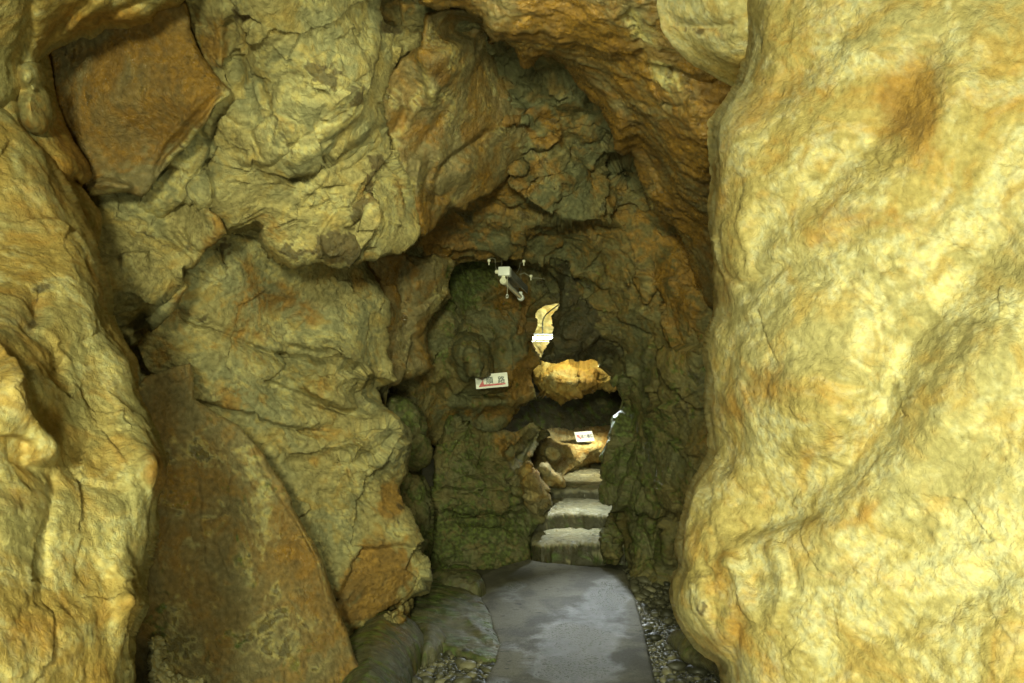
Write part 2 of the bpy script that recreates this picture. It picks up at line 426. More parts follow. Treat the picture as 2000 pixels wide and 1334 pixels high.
M_step = rock_mat('worn_step_stone', dark=(.018,.018,.009), A=(.21,.205,.13), B=(.24,.22,.12), ochre=(.22,.18,.08), pale=(.30,.30,.22), rough=(.30,.6), bumpd=.6, crack=.15, spark=.0, ochre_amt=.35)
M_shelf = rock_mat('striated_floor_rock', A=(.09,.09,.05), B=(.105,.10,.042), ochre=(.12,.10,.035), pale=(.15,.15,.11), rough=(.3,.65), bumpd=.8, ochre_amt=.5, stretch=(.5,1.4,1.2))

def path_mat():
    t = NT('worn_wet_concrete'); P = t.coord(); a = t.attr('tint'); ch = t.sep(a['Color'])
    big = t.noise(P, 2.6, 6, .6, .5); mid = t.noise(P, 11, 7, .66); fine = t.noise(P, 95, 5, .7); grit = t.noise(P, 420, 2, .6)
    col = t.mix(t.ss(big, .40, .60), (.058,.055,.038), (.135,.128,.092))
    col = t.mix(1.0, col, t.mix(fine, (.6,.59,.56), (1.4,1.4,1.42)), 'MULTIPLY')
    wet = t.math('ADD', ch[1], t.math('ADD', t.math('MULTIPLY', t.math('SUBTRACT', mid, .5), .7), t.math('MULTIPLY', t.math('SUBTRACT', big, .5), .9)))
    wet = t.math('MULTIPLY', t.ss(wet, .38, .70), t.ss(ch[1], .03, .2))
    pit = t.math('MULTIPLY', t.ss(t.noise(t.vmath('MULTIPLY', P, (1, 2.2, 1)), 17, 3, .6), .64, .67), t.ss(big, .40, .55))
    col = t.mix(t.math('MULTIPLY', wet, .45), col, (.17,.185,.18))  # pale bluish sheen put into the colour of the wet patches
    col = t.mix(pit, col, (.03,.03,.022))
    t.put(t.b.inputs['Base Color'], col)
    rg = t.math('SUBTRACT', t.lin(fine, .3, .7, .85, .66), t.math('MULTIPLY', wet, .46))
    t.put(t.b.inputs['Roughness'], rg); t.b.inputs['Specular IOR Level'].default_value = .6
    h = t.math('ADD', t.math('MULTIPLY', fine, 1.0), t.math('MULTIPLY', grit, .6)); h = t.math('ADD', h, t.math('MULTIPLY', mid, 1.2)); h = t.math('SUBTRACT', h, pit)
    t.put(t.b.inputs['Normal'], t.bump(h, .7, .008))
    return t.m
M_path = dict(raw=1, mat=path_mat())
def soil_mat():
    t = NT('damp_grit'); P = t.coord(); n = t.noise(P, 30, 8, .7); v = t.noise(P, 120, 4, .7)
    col = t.mix(n, (.03,.03,.016), (.10,.095,.05)); col = t.mix(t.ss(v, .6, .7), col, (.17,.165,.11))
    t.put(t.b.inputs['Base Color'], col); t.b.inputs['Roughness'].default_value = .7
    t.put(t.b.inputs['Normal'], t.bump(t.math('ADD', n, v), .9, .02)); return t.m
M_soil = dict(raw=1, mat=soil_mat())
def pebble_mat():
    t = NT('river_pebble'); P = t.coord(); a = t.attr('shade'); c = t.sep(a['Color'])
    n = t.noise(P, 60, 5, .7)
    col = t.mix(c[0], (.02,.021,.012), (.085,.082,.048)); col = t.mix(t.ss(c[1], .8, .9), col, (.16,.15,.09))
    col = t.mix(1.0, col, t.mix(n, (.6,.6,.6), (1.4,1.4,1.4)), 'MULTIPLY')
    t.put(t.b.inputs['Base Color'], col); t.put(t.b.inputs['Roughness'], t.lin(n, .3, .7, .42, .68))
    t.put(t.b.inputs['Normal'], t.bump(n, .3, .004)); return t.m
M_pebble = pebble_mat()
# ------------------------------------------------------------------ the cave, near to far
def c1(p): return conv((800,450), 3.333, p)
def c2(p): return conv((750,750), 2.285, p)
def c3(p): return conv((0,0), 2.857, p)
def c4(p): return conv((600,0), 2.353, p)
def c5(p): return conv((200,400), 1.4286, p)
def z5(p): return conv((980,800), 4.303, p)
def z6(p): return conv((660,1050), 4.6975, p)
def z7(p): return conv((1180,1000), 3.993, p)
def z8(p): return conv((150,350), 3.811, p)
def c7(p): return conv((1250,0), 2.0, p)
def c8(p): return conv((1250,667), 2.0, p)

# --- right hand foreground wall
o = rock('rock_wall',
    [(1455,-200),(1452,0),(1449,110),(1438,165),(1424,182),(1405,205),(1385,235),(1383,275),(1390,330),(1387,390),(1386,450),(1395,520),(1404,590),(1400,625),
     (1384,662),(1377,690),(1381,730),(1376,770),(1380,815),(1386,850),(1384,880),(1366,912),(1350,950),(1338,985),(1330,1010),(1323,1045),(1318,1075),(1325,1105),(1312,1128),(1309,1165),
     (1314,1200),(1330,1232),(1355,1265),(1385,1290),(1404,1302),(1408,1334),(1412,1420),(1425,1560),(1440,1760),(2500,1760),(2500,-200)],
    [(1450,-100,2.17),(1445,100,2.15),(1390,260,2.12),(1390,480,2.11),(1400,620,2.11),(1380,760,2.08),(1380,880,2.10),(1320,1070,2.11),(1312,1160,2.08),(1400,1300,1.99),(1430,1560,1.93),(1440,1760,1.93),
     (1600,60,1.97),(1560,330,1.93),(1560,560,1.92),(1540,760,1.89),(1520,950,1.93),(1480,1150,1.90),(1520,1300,1.82),(1600,1560,1.77),
     (1760,60,1.84),(1760,330,1.79),(1740,600,1.76),(1740,850,1.74),(1700,1100,1.71),(1740,1320,1.64),
     (2000,0,1.73),(2000,300,1.66),(2000,620,1.58),(2000,900,1.52),(2000,1150,1.49),(2000,1334,1.45),(2300,0,1.60),(2300,700,1.44),(2300,1334,1.35),(2500,1760,1.31),(2500,-200,1.57),(2000,1760,1.44)],
    feats=[('R',[(1830,40),(1760,190),(1660,320),(1540,415),(1430,480)],-.040,40),('R',[(1900,60),(1820,230),(1740,340),(1640,440),(1480,520)],.026,70),
           ('R',[(1720,10),(1620,90),(1540,170),(1450,230)],-.022,30),('R',[(1720,440),(1600,480),(1480,540),(1440,575)],-.022,24),
           ('R',[(2040,400),(1900,520),(1800,640),(1745,760),(1695,870),(1560,965),(1400,1020)],-.055,52),('R',[(2040,620),(1890,740),(1790,880),(1660,985),(1520,1050)],.045,80),
           ('B',(1590,800,120,120,20),.035),('R',[(1690,780),(1703,840),(1678,895),(1630,935)],-.016,12),('R',[(1640,560),(1540,530),(1450,570)],-.02,20),
           ('B',(1500,360,90,110,-30),.02),('B',(1870,180,110,200,15),.02),('B',(1560,620,130,70,-25),.022),
           ('R',[(1400,850),(1432,880),(1412,930)],-.05,24),('R',[(1398,690),(1412,720),(1402,765)],-.025,16),('R',[(1400,520),(1450,545),(1470,600)],-.025,14),('R',[(1392,430),(1440,440),(1452,500)],.015,16),
           ('R',[(1640,1000),(1540,1010),(1450,1040),(1400,1030)],-.03,18),('R',[(1408,1070),(1436,1140),(1458,1190),(1472,1230)],.028,14),('B',(1478,1120,34,60,-18),-.02),
           ('R',[(1480,1050),(1512,1090),(1528,1140),(1520,1190),(1490,1240)],.022,14),('R',[(1535,1080),(1548,1140),(1530,1210)],-.012,14),
           ('R',[(1352,985),(1372,1080),(1388,1160),(1416,1250)],-.024,13),('B',(1345,1165,40,95,-12),.035),('R',[(1428,1330),(1440,1250),(1462,1200)],-.035,12),
           ('R',[(2000,1120),(1840,1180),(1680,1250),(1560,1330)],-.02,40),('R',[(1380,1000),(1400,1060),(1404,1130)],-.02,12),
           ('C',[(1640,470),(1720,520),(1800,515)],.003,4)],
    disp=[('fbm',.05,2.2),('fbm',.020,5.0,(.8,1,1.3),-35),('fbm',.010,11,(.8,1,1.2),-35),('ridge',.006,18,(.8,1,1.5),-35),('facet',.006,7.5,(.8,1,1.3),-35),('fbm',.006,30)],
    base=(.17,.48,0,.02),
    st=[('iron',(1780,190,60,110,8),.75),('iron',(1560,180,60,50,-40),.25),('iron',(1480,190,30,60,30),.35),('iron',(1500,740,70,45,20),.55),('iron',(1440,800,50,40,0),.45),
        ('iron',(1425,560,26,60,10),.4),('iron',(1700,430,150,28,8),.35),('iron',(1600,470,60,30,0),.25),('iron',(1395,1260,26,45,0),.4),('iron',(1680,1000,70,16,-25),.45),
        ('iron',(1452,1210,20,60,15),.35),('iron',(1640,1110,20,40,20),.3),('iron',(1900,960,90,25,-20),.25),('iron',(1420,300,30,60,0),.2),
        ('dark',(1378,1178,34,44,20),.30),('dark',[(1856,745),(1838,790),(1808,845),(1785,860)],.40,6),
        ('pale',(1560,830,60,40,0),.2),('pale',(1850,1100,250,160,0),.2),('pale',(1500,380,60,60,0),.1)],
    mat=M_near, thick=1.0, edge=(70,.34), rag=(4,60), step=3.2, M=34, lean=.1, soft=9, warp=(12,170,2))
tag(o, 'huge smooth pale yellow limestone wall filling the right side', 'rock wall', 'rock masses of the cave')

# --- bulge hanging at the upper right
o = rock('hanging_boulder', [(1240,-160),(1272,-40),(1282,20),(1290,60),(1312,90),(1345,120),(1400,155),(1445,180),(1500,190),(1560,100),(1560,-160)],
    [(1240,-160,2.5),(1290,50,2.6),(1340,110,2.6),(1430,170,2.6),(1380,40,2.42),(1440,80,2.4),(1560,-160,2.35),(1560,100,2.5),(1400,-160,2.35)],
    feats=[('R',[(1310,40),(1360,52),(1420,50),(1450,40)],-.03,12),('R',[(1300,20),(1320,45)],-.02,8)],
    disp=[('fbm',.03,2.6),('fbm',.012,9),('ridge',.006,24),('fbm',.003,60)], base=(.05,.5,0,.05),
    st=[('iron',(1380,62,70,14,8),.55),('iron',(1310,35,20,30,0),.35),('dark',(1350,62,30,10,8),.3)],
    mat=M_near, thick=.6, edge=(60,.35), rag=(2.5,40))
tag(o, 'smooth pale rounded rock hanging at the top edge, right of the orange flowstone', 'rock', 'rock masses of the cave')

# --- left hand foreground wall
o = rock('rock_wall',
    [(-400,-150),(-60,-60),(-20,80),(5,190),(42,240),(84,297),(122,350),(152,402),(186,462),(192,500),(212,560),(214,612),(238,660),(262,705),(268,762),(288,800),(310,845),(326,895),(325,930),(310,975),
     (303,1040),(290,1090),(285,1140),(294,1182),(278,1212),(264,1240),(262,1334),(268,1500),(280,1760),(-500,1760),(-500,-150)],
    [(-300,-100,2.4),(0,190,2.55),(120,350,2.5),(190,480,2.45),(214,600,2.35),(266,740,2.2),(324,900,2.02),(300,1060,1.95),(290,1180,1.85),(262,1334,1.8),(275,1760,1.7),
     (60,420,2.35),(110,560,2.22),(150,720,2.1),(180,850,2.0),(210,1000,1.86),(150,1130,1.74),(160,1300,1.66),
     (0,300,2.4),(0,500,2.2),(30,620,2.0),(30,760,1.75),(0,900,1.66),(40,1000,1.66),(0,1150,1.52),(60,1300,1.52),
     (-150,600,1.9),(-150,900,1.5),(-150,1200,1.35),(-400,600,1.5),(-400,1200,1.0),(-400,1700,.9),(0,1700,1.4),(-400,0,2.0)],
    feats=[('S',[(-30,632),(5,655),(36,690),(52,725),(58,770),(68,812),(95,840),(120,866),(112,892),(84,905),(40,912)],.10,60),     # the nearest lobe's rim
           ('B',(95,868,34,26,30),0.039),('B',(30,740,40,60,10),0.033),('D',(25,985,60,80,0),0.026),
           ('R',[(60,640),(100,720),(150,800),(190,890),(205,960)],-0.017,32),
           ('R',[(90,900),(96,960),(84,1030),(78,1100),(70,1180)],-0.020,15),
           ('R',[(150,900),(165,980),(190,1060),(180,1150)],-0.013,23),('R',[(185,1000),(190,1090),(176,1180),(180,1260)],0.010,20),
           ('B',(262,1175,34,26,-20),0.046),('R',[(215,1080),(240,1130),(280,1180)],0.017,22),('R',[(225,1180),(215,1260),(222,1334)],-0.017,19),
           ('R',[(120,590),(80,610),(50,680)],-0.017,29),('B',(60,605,22,42,12),-0.058),('B',(105,715,18,22,0),-0.046),
           ('B',(150,520,60,80,20),0.033),('B',(200,720,50,70,-25),0.026),('R',[(100,480),(108,560),(118,600)],-0.010,13),
           ('C',[(55,300),(60,380),(82,430),(110,470)],0.011,5),('C',[(20,230),(50,300),(48,400)],0.008,5),
           ('B',(305,910,26,52,8),0.033),('S',[(288,1040),(282,960),(284,900),(300,860)],0.019,31),('R',[(278,1000),(270,930),(284,880)],-0.010,13),
           ('R',[(20,1230),(60,1180),(110,1200)],-0.010,18),('R',[(110,1060),(130,1160),(120,1270)],0.008,29)],
    disp=[('fbm',.04,2.4),('fbm',.026,7,(1.3,1,.6),20),('ridge',.008,12,(1.2,1,.7),20),('facet',.010,7),('fbm',.007,30)],
    base=(.16,.42,0,.03),
    st=[('iron',(305,915,24,60,5),.9),('iron',(20,985,50,40,0),.5),('iron',(90,380,70,110,30),.3),('iron',(30,620,60,60,20),.4),('iron',(190,560,24,60,0),.35),('iron',(150,780,60,60,0),.2),
        ('dark',(62,600,22,44,12),.55),('dark',(108,712,16,22,0),.5),('pale',(95,868,40,26,30),.35),('pale',(190,1130,70,120,0),.25),('pale',(60,1100,80,130,0),.2),('iron',(60,1250,60,40,0),.25),
        ('pale',(150,950,20,60,0),.2)],
    mat=M_left, thick=.8, edge=(50,.26), rag=(3.5,50), step=3.0, M=32, lean=.15, soft=5, warp=(9,120,2))
tag(o, 'knobbly ochre yellow limestone wall at the left edge, close to the viewer', 'rock wall', 'rock masses of the cave')

# --- top left: overhanging ledge, nodule column, orange face
o = rock('overhanging_ledge', [(-200,-200),(420,-200),(380,-40),(364,0),(352,14),(330,18),(305,26),(296,44),(265,50),(240,52),(205,52),(196,66),(176,78),(160,72),(148,80),(120,92),(104,96),(88,118),(70,150),(40,190),(0,230),(-200,230)],
    [(-200,-200,2.1),(400,-200,2.35),(360,0,2.75),(240,50,2.72),(105,95,2.7),(0,220,2.55),(-200,230,2.3),(200,-40,2.5),(50,40,2.45)],
    feats=[('R',[(60,-20),(50,60),(30,140)],-.06,16),('R',[(180,0),(130,40),(100,80)],-.05,12),('R',[(290,0),(230,24),(190,50)],-.03,9),('R',[(220,-10),(160,30),(120,70)],.04,14)],
    disp=[('fbm',.03,3),('ridge',.025,8,(.6,1,1.5),30),('fbm',.01,20),('ridge',.005,50)], base=(.25,.25,0,.04),
    st=[('iron',(230,40,110,18,-8),.5),('pale',(60,60,40,90,0),.3),('iron',(120,40,40,40,0),.2)], mat=M_left, thick=.5, edge=(34,.14), rag=(5,36))
tag(o, 'sweeping ochre ledge overhanging the top left corner', 'rock', 'rock masses of the cave')
o = rock('nodular_column', [(20,40),(60,90),(92,105),(100,140),(112,190),(124,230),(142,275),(172,318),(178,345),(160,362),(146,352),(200,420),(190,480),(60,420),(-60,300),(-40,60)],
    [(20,40,2.75),(100,110,2.85),(120,230,2.88),(178,340,2.95),(60,150,2.68),(60,230,2.68),(-40,60,2.7),(-60,300,2.6),(60,420,2.7),(190,480,2.9),(120,320,2.8)],
    feats=[('D',(66,145,30,36,20),.12),('D',(76,215,38,46,10),.12),('R',[(34,120),(30,180),(46,240),(80,268)],-.07,8),('B',(140,320,30,40,30),.06),('B',(110,280,30,50,-20),.04)],
    disp=[('fbm',.03,4),('fbm',.014,12),('ridge',.007,30)], base=(.35,.2,0,.05),
    st=[('pale',(66,140,30,36,0),.4),('iron',(76,220,34,44,0),.35),('iron',(140,300,40,70,-20),.4)], mat=M_left, thick=.5, edge=(30,.14), rag=(3,30))
tag(o, 'lumpy column of rounded nodules left of the smooth orange rock face', 'rock', 'rock masses of the cave')
o = rock('orange_rock_face', c3([(240,150),(420,60),(700,60),(1040,10),(1050,60),(1062,170),(1128,310),(1235,455),(1290,500),(1285,535),(1200,590),(1150,680),(1060,800),(960,900),(880,980),(830,1070),(790,1105),(720,1075),(640,1070),(560,1090),(490,1095),(440,1040),(300,900),(220,600),(230,300)]),
    [(90,60,3.05),(360,10,2.95),(440,170,3.02),(430,180,3.05),(280,385,3.18),(160,375,3.12),(80,200,3.05),(250,180,3.04),(230,300,3.12),(330,120,3.0),(350,260,3.1)],
    feats=[('S',c3([(1290,520),(1210,560),(1110,690),(1010,800),(930,890),(860,1010)]),-.06,26),('R',c3([(1235,460),(1120,560),(1010,690),(900,830),(830,960)]),.025,7),
           ('R',c3([(470,1060),(560,1030),(660,1035),(760,1050)]),.05,8),('B',(250,200,100,60,0),.03),('R',[(140,150),(130,220),(150,300),(180,340)],-.03,14)],
    disp=[('fbm',.018,3),('fbm',.008,11),('ridge',.004,30),('fbm',.003,80)], base=(.46,.16,0,.14),
    st=[('pale',c3([(1285,530),(1150,690),(1000,880),(880,1000)]),.55,14),('iron',c3([(1285,530),(1150,690),(1000,880),(880,1000)]),-.7,12),('pale',c3([(500,1070),(640,1060),(700,1070)]),.4,7),
        ('iron',(250,120,120,60,0),.2),('dark',(250,330,70,26,-10),.18),('pale',(330,90,60,60,0),.12)],
    mat=M_orange, thick=.5, edge=(14,.03), rag=(3,30), step=2.8)
tag(o, 'flat smooth orange brown rock face framed by paler rock at upper left', 'rock', 'rock masses of the cave')

# --- big pale hanging block left of centre
o = rock('hanging_block', [(335,-120),(335,60),(350,100),(372,140),(400,168),(415,180),(390,210),(360,260),(335,300),(310,330),(270,360),(225,372),(190,380),(215,396),(262,404),(296,420),(318,424),
     (332,412),(352,402),(372,404),(394,394),(418,402),(432,420),(442,455),(470,458),(501,446),(514,486),(545,508),(572,522),(600,512),(622,505),(650,512),(672,515),(700,512),(720,506),(745,498),(765,490),(790,482),(812,466),(824,440),(815,415),(806,382),(795,350),(782,323),(776,292),(764,266),(752,243),(744,218),(746,192),(757,160),(775,130),(800,110),(822,94),(816,70),(800,56),(757,50),(740,20),(745,-120)],
    [(357,-120,2.75),(365,40,3.12),(440,176,3.16),(400,265,3.28),(335,340,3.34),(260,392,3.38),(420,200,3.2),(420,400,3.35),(500,445,3.5),(570,515,3.6),(670,512,3.75),(815,466,4.15),(805,380,4.05),(735,230,3.65),(820,95,3.85),(750,40,3.5),(745,-120,3.1),
     (480,60,2.95),(600,100,3.05),(690,180,3.3),(560,250,3.2),(650,320,3.45),(480,330,3.3),(740,400,3.8),(600,430,3.55),(560,-100,2.75)],
    feats=[('S',[(742,222),(700,262),(650,300),(600,320),(556,330)][::-1],.0,40),
           ('S',[(556,345),(600,322),(650,300),(700,258),(742,222)],-.10,60),                # broad ledge edge: surface falls back under it
           ('R',[(742,215),(700,225),(650,255),(590,300),(540,330)],.055,20),
           ('R',[(730,262),(680,300),(620,330),(560,350)],-.05,9),('R',[(735,285),(690,318),(640,345)],-.04,8),
           ('S',[(520,335),(600,360),(660,375),(720,330)],.03,22),('S',[(470,395),(540,400),(600,420),(640,410)],.03,26),
           ('R',[(470,20),(452,70),(455,120),(470,170)],-.07,13),('R',[(430,0),(418,80),(440,150)],.04,22),('R',[(500,30),(475,90),(500,170),(535,230)],-.022,7),
           ('S',[(580,240),(560,290),(520,320),(470,325)],.055,40),('C',[(430,205),(470,240),(500,290),(520,315)],.02,4),('R',[(520,210),(560,245),(580,250)],.02,12),
           ('R',[(410,300),(408,360),(420,400)],-.06,10),('R',[(440,210),(420,270),(400,330),(350,390)],-.035,9),('B',(500,270,40,40,0),.035),
           ('S',[(640,510),(630,460),(650,420),(700,395),(760,310)],.05,50),('R',[(720,360),(700,420),(680,470)],-.05,11),('R',[(665,430),(690,470),(720,500)],-.025,8),
           ('R',[(620,30),(700,80),(730,140)],.035,30),('R',[(560,20),(640,70),(720,90)],-.02,9),('B',(620,150,70,60,0),.04),('B',(745,430,30,50,0),.05),('R',[(790,360),(800,420),(806,460)],-.04,8)],
    disp=[('facet',.055,3.2,(1,1,1.3),30),('fbm',.03,4.5,(1,1,1.5),30),('facet',.020,7,(1,1,1.6),30),('ridge',.016,11,(.7,1,2.2),30),('ridge',.006,30,(.8,1,1.8),30)],
    base=(.10,.42,.0,.08),
    st=[('dark',(650,470,34,30,0),0.80),('dark',[(700,395),(690,440),(680,500)],0.58,12),('dark',(725,335,22,40,0),0.72),('dark',(560,490,30,16,0),0.29),('dark',(690,180,14,22,0),0.65),('dark',(640,140,40,30,30),0.32),
        ('dark',(470,40,14,24,0),0.72),('iron',(420,80,40,70,0),.5),('iron',(720,360,26,30,0),.3),('iron',(560,240,30,20,0),.3),('iron',(640,90,40,20,0),.2),('iron',(680,500,50,20,0),.35),('dark',(770,52,30,12,0),0.72),
        ('iron',(520,440,30,30,0),.2),('iron',(790,380,16,60,0),.3),('iron',(330,400,30,20,0),.35)],
    mat=M_grey, thick=.7, edge=(24,.11), rag=(6,34), step=2.6, warp=(7,40))
tag(o, 'massive pale grey green block hanging from the ceiling, blotched with dark brown stains', 'rock', 'rock masses of the cave')

# --- chunk under it at the left
o = rock('angular_block', z8([(40,60),(200,20),(400,60),(600,100),(800,120),(920,140),(1010,190),(1080,300),(1112,400),(1050,450),(960,520),(920,560),(910,610),(860,660),(800,690),(790,760),(830,800),(760,870),(700,960),(620,1060),(560,1110),(480,1170),(420,1250),(340,1230),(200,1150),(60,1000),(0,600),(20,200)]),
    [(170,375,3.3),(300,380,3.42),(350,430,3.42),(430,405,3.3),(440,455,3.35),(390,505,3.4),(300,640,3.45),(260,670,3.5),(170,620,3.2),(220,500,3.18),(300,520,3.28),(150,500,3.1)],
    feats=[('S',z8([(330,1110),(500,980),(690,820),(760,740),(770,650),(830,640)]),-.11,24),('R',z8([(400,420),(470,395),(570,380)]),-.02,7),('S',z8([(300,540),(420,520),(560,530)]),.05,30),
           ('R',z8([(640,360),(760,480),(880,600)]),-.03,6),('R',z8([(760,330),(850,480),(910,560)]),-.025,5),('R',z8([(480,1120),(600,1000),(740,840)]),.03,7),('R',z8([(400,1130),(560,980),(700,860)]),-.03,6),
           ('R',z8([(160,340),(240,480),(300,540)]),-.03,8),('B',(330,600,50,50,0),.0)],
    disp=[('facet',.04,4.5),('fbm',.03,5),('ridge',.018,13,(.8,1,1.6),-35),('facet',.012,24),('ridge',.006,45)], base=(.10,.28,0,.10),
    st=[('iron',z8([(480,1150),(620,1030),(760,840)]),.5,12),('iron',z8([(1020,250),(1060,380),(980,460)]),.45,16),('iron',(395,535,30,30,0),.3),('iron',(240,480,30,30,0),.25),('dark',(300,380,30,20,0),.5)],
    mat=M_grey, thick=.5, edge=(20,.09), rag=(4,28), step=2.6)
tag(o, 'angular grey green block with a diagonal broken underside, below the orange face', 'rock', 'rock masses of the cave')

# --- middle left wall
o = rock('rock_wall', [(150,480),(330,380),(520,420),(650,430),(730,450),(712,505),(722,530),(742,556),(760,585),(764,612),(758,640),(756,690),(768,722),(777,742),(756,752),(738,756),(750,790),(778,815),(800,842),(805,860),(798,900),(795,925),(778,955),
     (790,985),(803,1012),(812,1045),(822,1078),(836,1095),(841,1130),(838,1158),(812,1164),(790,1178),(770,1190),(745,1205),(712,1228),(690,1235),(660,1300),(480,1420),(150,1400)],
    [(150,480,3.5),(400,430,3.75),(600,440,4.1),(720,470,4.55),(760,590,4.6),(757,690,4.55),(776,742,4.5),(740,756,4.5),(803,855,4.42),(780,950,4.45),(805,1015,4.42),(838,1120,4.4),(800,1170,4.35),(690,1232,4.15),
     (330,600,3.75),(470,560,3.95),(600,560,4.2),(450,660,3.9),(600,700,4.15),(690,720,4.3),(520,780,3.95),(640,800,4.12),(740,830,4.3),(560,900,4.0),(680,950,4.2),(620,1080,4.05),(740,1060,4.3),(150,1400,3.3),(480,1420,3.8),(300,800,3.85),(400,1100,3.9)],
    feats=[('S',[(330,612),(400,640),(480,670),(560,690),(640,705),(720,725),(777,745)][::-1],.05,60),('R',[(320,600),(380,628),(450,650),(530,690)],-.045,13),
           ('S',[(540,660),(600,675),(660,690),(720,720),(776,744)],-.05,40),('R',[(560,655),(620,668),(680,690),(740,722)],.05,13),('R',[(520,690),(600,712),(670,725)],-.05,9),
           ('S',[(500,735),(580,760),(650,790),(720,800),(790,850)],-.06,44),('R',[(480,700),(560,735),(640,772),(720,795)],.055,16),('R',[(540,730),(620,780),(700,818)],-.05,9),('R',[(640,780),(700,800),(760,840),(800,850)],.06,15),
           ('S',[(380,770),(470,800),(560,830),(640,840),(690,820)],-.05,50),('R',[(560,845),(620,838),(680,822)],-.05,11),
           ('R',[(680,835),(700,870),(720,900)],.05,20),('R',[(556,905),(620,900),(670,896),(690,880)],-.05,10),('R',[(700,880),(740,920),(790,955)],-.06,11),('S',[(680,900),(715,960),(745,1000),(768,1050)],.04,30),
           ('R',[(670,900),(690,980),(720,1030)],-.04,9),('R',[(620,930),(640,1010),(650,1090)],-.03,12),('R',[(730,900),(745,980),(770,1030)],.04,12),
           ('S',[(665,1180),(690,1090),(735,1070),(790,1062),(815,1075)][::-1],.05,30),('B',(740,1120,70,60,-30),.03),
           ('B',(678,715,14,12,0),.045),('R',[(420,470),(432,500),(445,535)],-.05,9),('C',[(690,590),(740,570),(760,560)],.02,4),('C',[(620,610),(660,580),(700,565)],.015,4),
           ('B',(470,560,90,60,20),.03),('B',(620,580,70,60,0),.03),('R',[(600,700),(640,745),(630,770)],-.03,6),('B',(760,830,30,24,0),.05)],
    disp=[('facet',.05,3.0),('fbm',.035,4,(1,1,1.6),-18),('ridge',.028,8,(.6,1,2.2),-18),('facet',.014,16,(1,1,1.5)),('ridge',.008,30,(.8,1,1.8)),('fbm',.004,60)],
    base=(.20,.32,.0,.08),
    st=[('iron',(480,600,34,110,0),.35),('iron',(540,580,50,30,20),.45),('iron',(600,610,40,30,0),.4),('iron',(340,600,50,60,0),.35),('iron',(700,570,30,40,0),.25),('pale',(560,500,60,40,0),.25),('pale',(640,660,70,40,0),.25),('pale',(620,760,70,30,0),.2),
        ('iron',(470,780,80,30,20),.35),('iron',(760,980,20,40,0),.6),('dark',(775,985,10,36,0),.4),('iron',(745,1120,62,62,-40),.85),('iron',(680,1160,30,50,0),.7),('pale',(820,1100,16,60,0),.35),('iron',(720,1180,50,26,-30),.6),
        ('pale',[(700,1215),(760,1185),(800,1160)],.6,7),('dark',(440,495,12,30,0),.4),('moss',(560,780,60,20,0),.15),('pale',(700,900,50,70,0),.25),('pale',(770,1040,16,30,0),.4),('dark',(420,620,60,10,15),.2)],
    mat=M_grey, thick=.5, edge=(22,.10), rag=(5,34), step=2.5, warp=(8,50))
tag(o, 'tall grey green wall crossed by slanting ridges, behind the brown slab at left', 'rock wall', 'rock masses of the cave')

# --- big leaning slab, lower left
o = rock('leaning_slab', [(230,800),(266,755),(282,738),(310,728),(345,716),(372,710),(378,735),(381,778),(392,786),(430,812),(466,832),(492,858),(516,888),(528,912),(546,938),(560,962),(578,1000),(600,1040),(616,1062),(634,1100),(645,1140),(662,1190),(680,1232),(690,1270),(705,1310),(716,1340),(735,1420),(740,1500),(150,1500),(180,1000)],
    [(270,750,3.35),(372,712,3.55),(385,790,3.58),(470,835,3.66),(520,890,3.68),(562,962,3.68),(640,1120,3.66),(690,1260,3.62),(735,1420,3.5),(300,900,3.35),(400,1000,3.45),(300,1150,3.25),(480,1150,3.45),(400,1334,3.2),(560,1334,3.4),(250,1334,2.95),(150,1500,2.7),(500,1500,3.2),(180,1000,3.1)],
    feats=[('S',[(420,1180),(400,1060),(395,960),(385,870),(382,785)][::-1],-.012,60),('C',[(384,790),(392,880),(405,960)],.004,5),('S',[(640,1200),(600,1060),(520,940),(480,850)],.03,30),('R',[(395,800),(410,880),(400,980)],.02,30),
           ('R',[(320,760),(320,900),(330,1100)],-.02,30),('R',[(520,900),(500,1000),(530,1200)],-.015,30),('C',[(410,1040),(450,1120),(480,1260)],.014,3)],
    disp=[('fbm',.03,2.6,(1.6,1,.6),8),('ridge',.012,9,(2.2,1,.5),8),('facet',.012,9,(1.4,1,.6),8),('ridge',.006,28,(1.8,1,.6),8),('fbm',.004,60)],
    base=(.24,.30,.10,.13),
    st=[('pale',(500,960,26,90,-10),.28),('iron',(500,960,26,90,-10),-.2),('iron',(600,1150,40,130,-20),.3),('moss',(470,1200,26,120,0),.35),('moss',(320,1200,18,100,0),.3),('pale',(480,1130,14,60,0),.2),('dark',(380,760,60,30,0),.2),('iron',(330,770,60,60,0),-.25),('iron',(420,870,40,60,0),-.2),('iron',(330,1000,50,120,0),.2)],
    mat=M_orange, thick=.4, edge=(6,.025), rag=(2.5,34), step=2.6)
tag(o, 'large triangular orange brown slab leaning at the lower left', 'rock slab', 'rock masses of the cave')
o = rock('mineral_crust', [(296,1245),(306,1240),(314,1262),(318,1280),(334,1296),(350,1308),(376,1318),(398,1324),(420,1345),(330,1400),(300,1360),(288,1290)],
    [(300,1245,3.03),(316,1268,3.06),(398,1326,3.22),(330,1390,3.0),(300,1300,2.98),(340,1340,3.05)],
    disp=[('facet',.03,12),('fbm',.03,12),('facet',.05,22),('ridge',.02,30)], base=(0,.95,0,.05), mat=M_near, thick=.2, edge=(14,.08), rag=(9,12), step=1.6, M=14)
tag(o, 'crumbly whitish mineral crust at the foot of the brown slab', 'rock', 'rock masses of the cave')

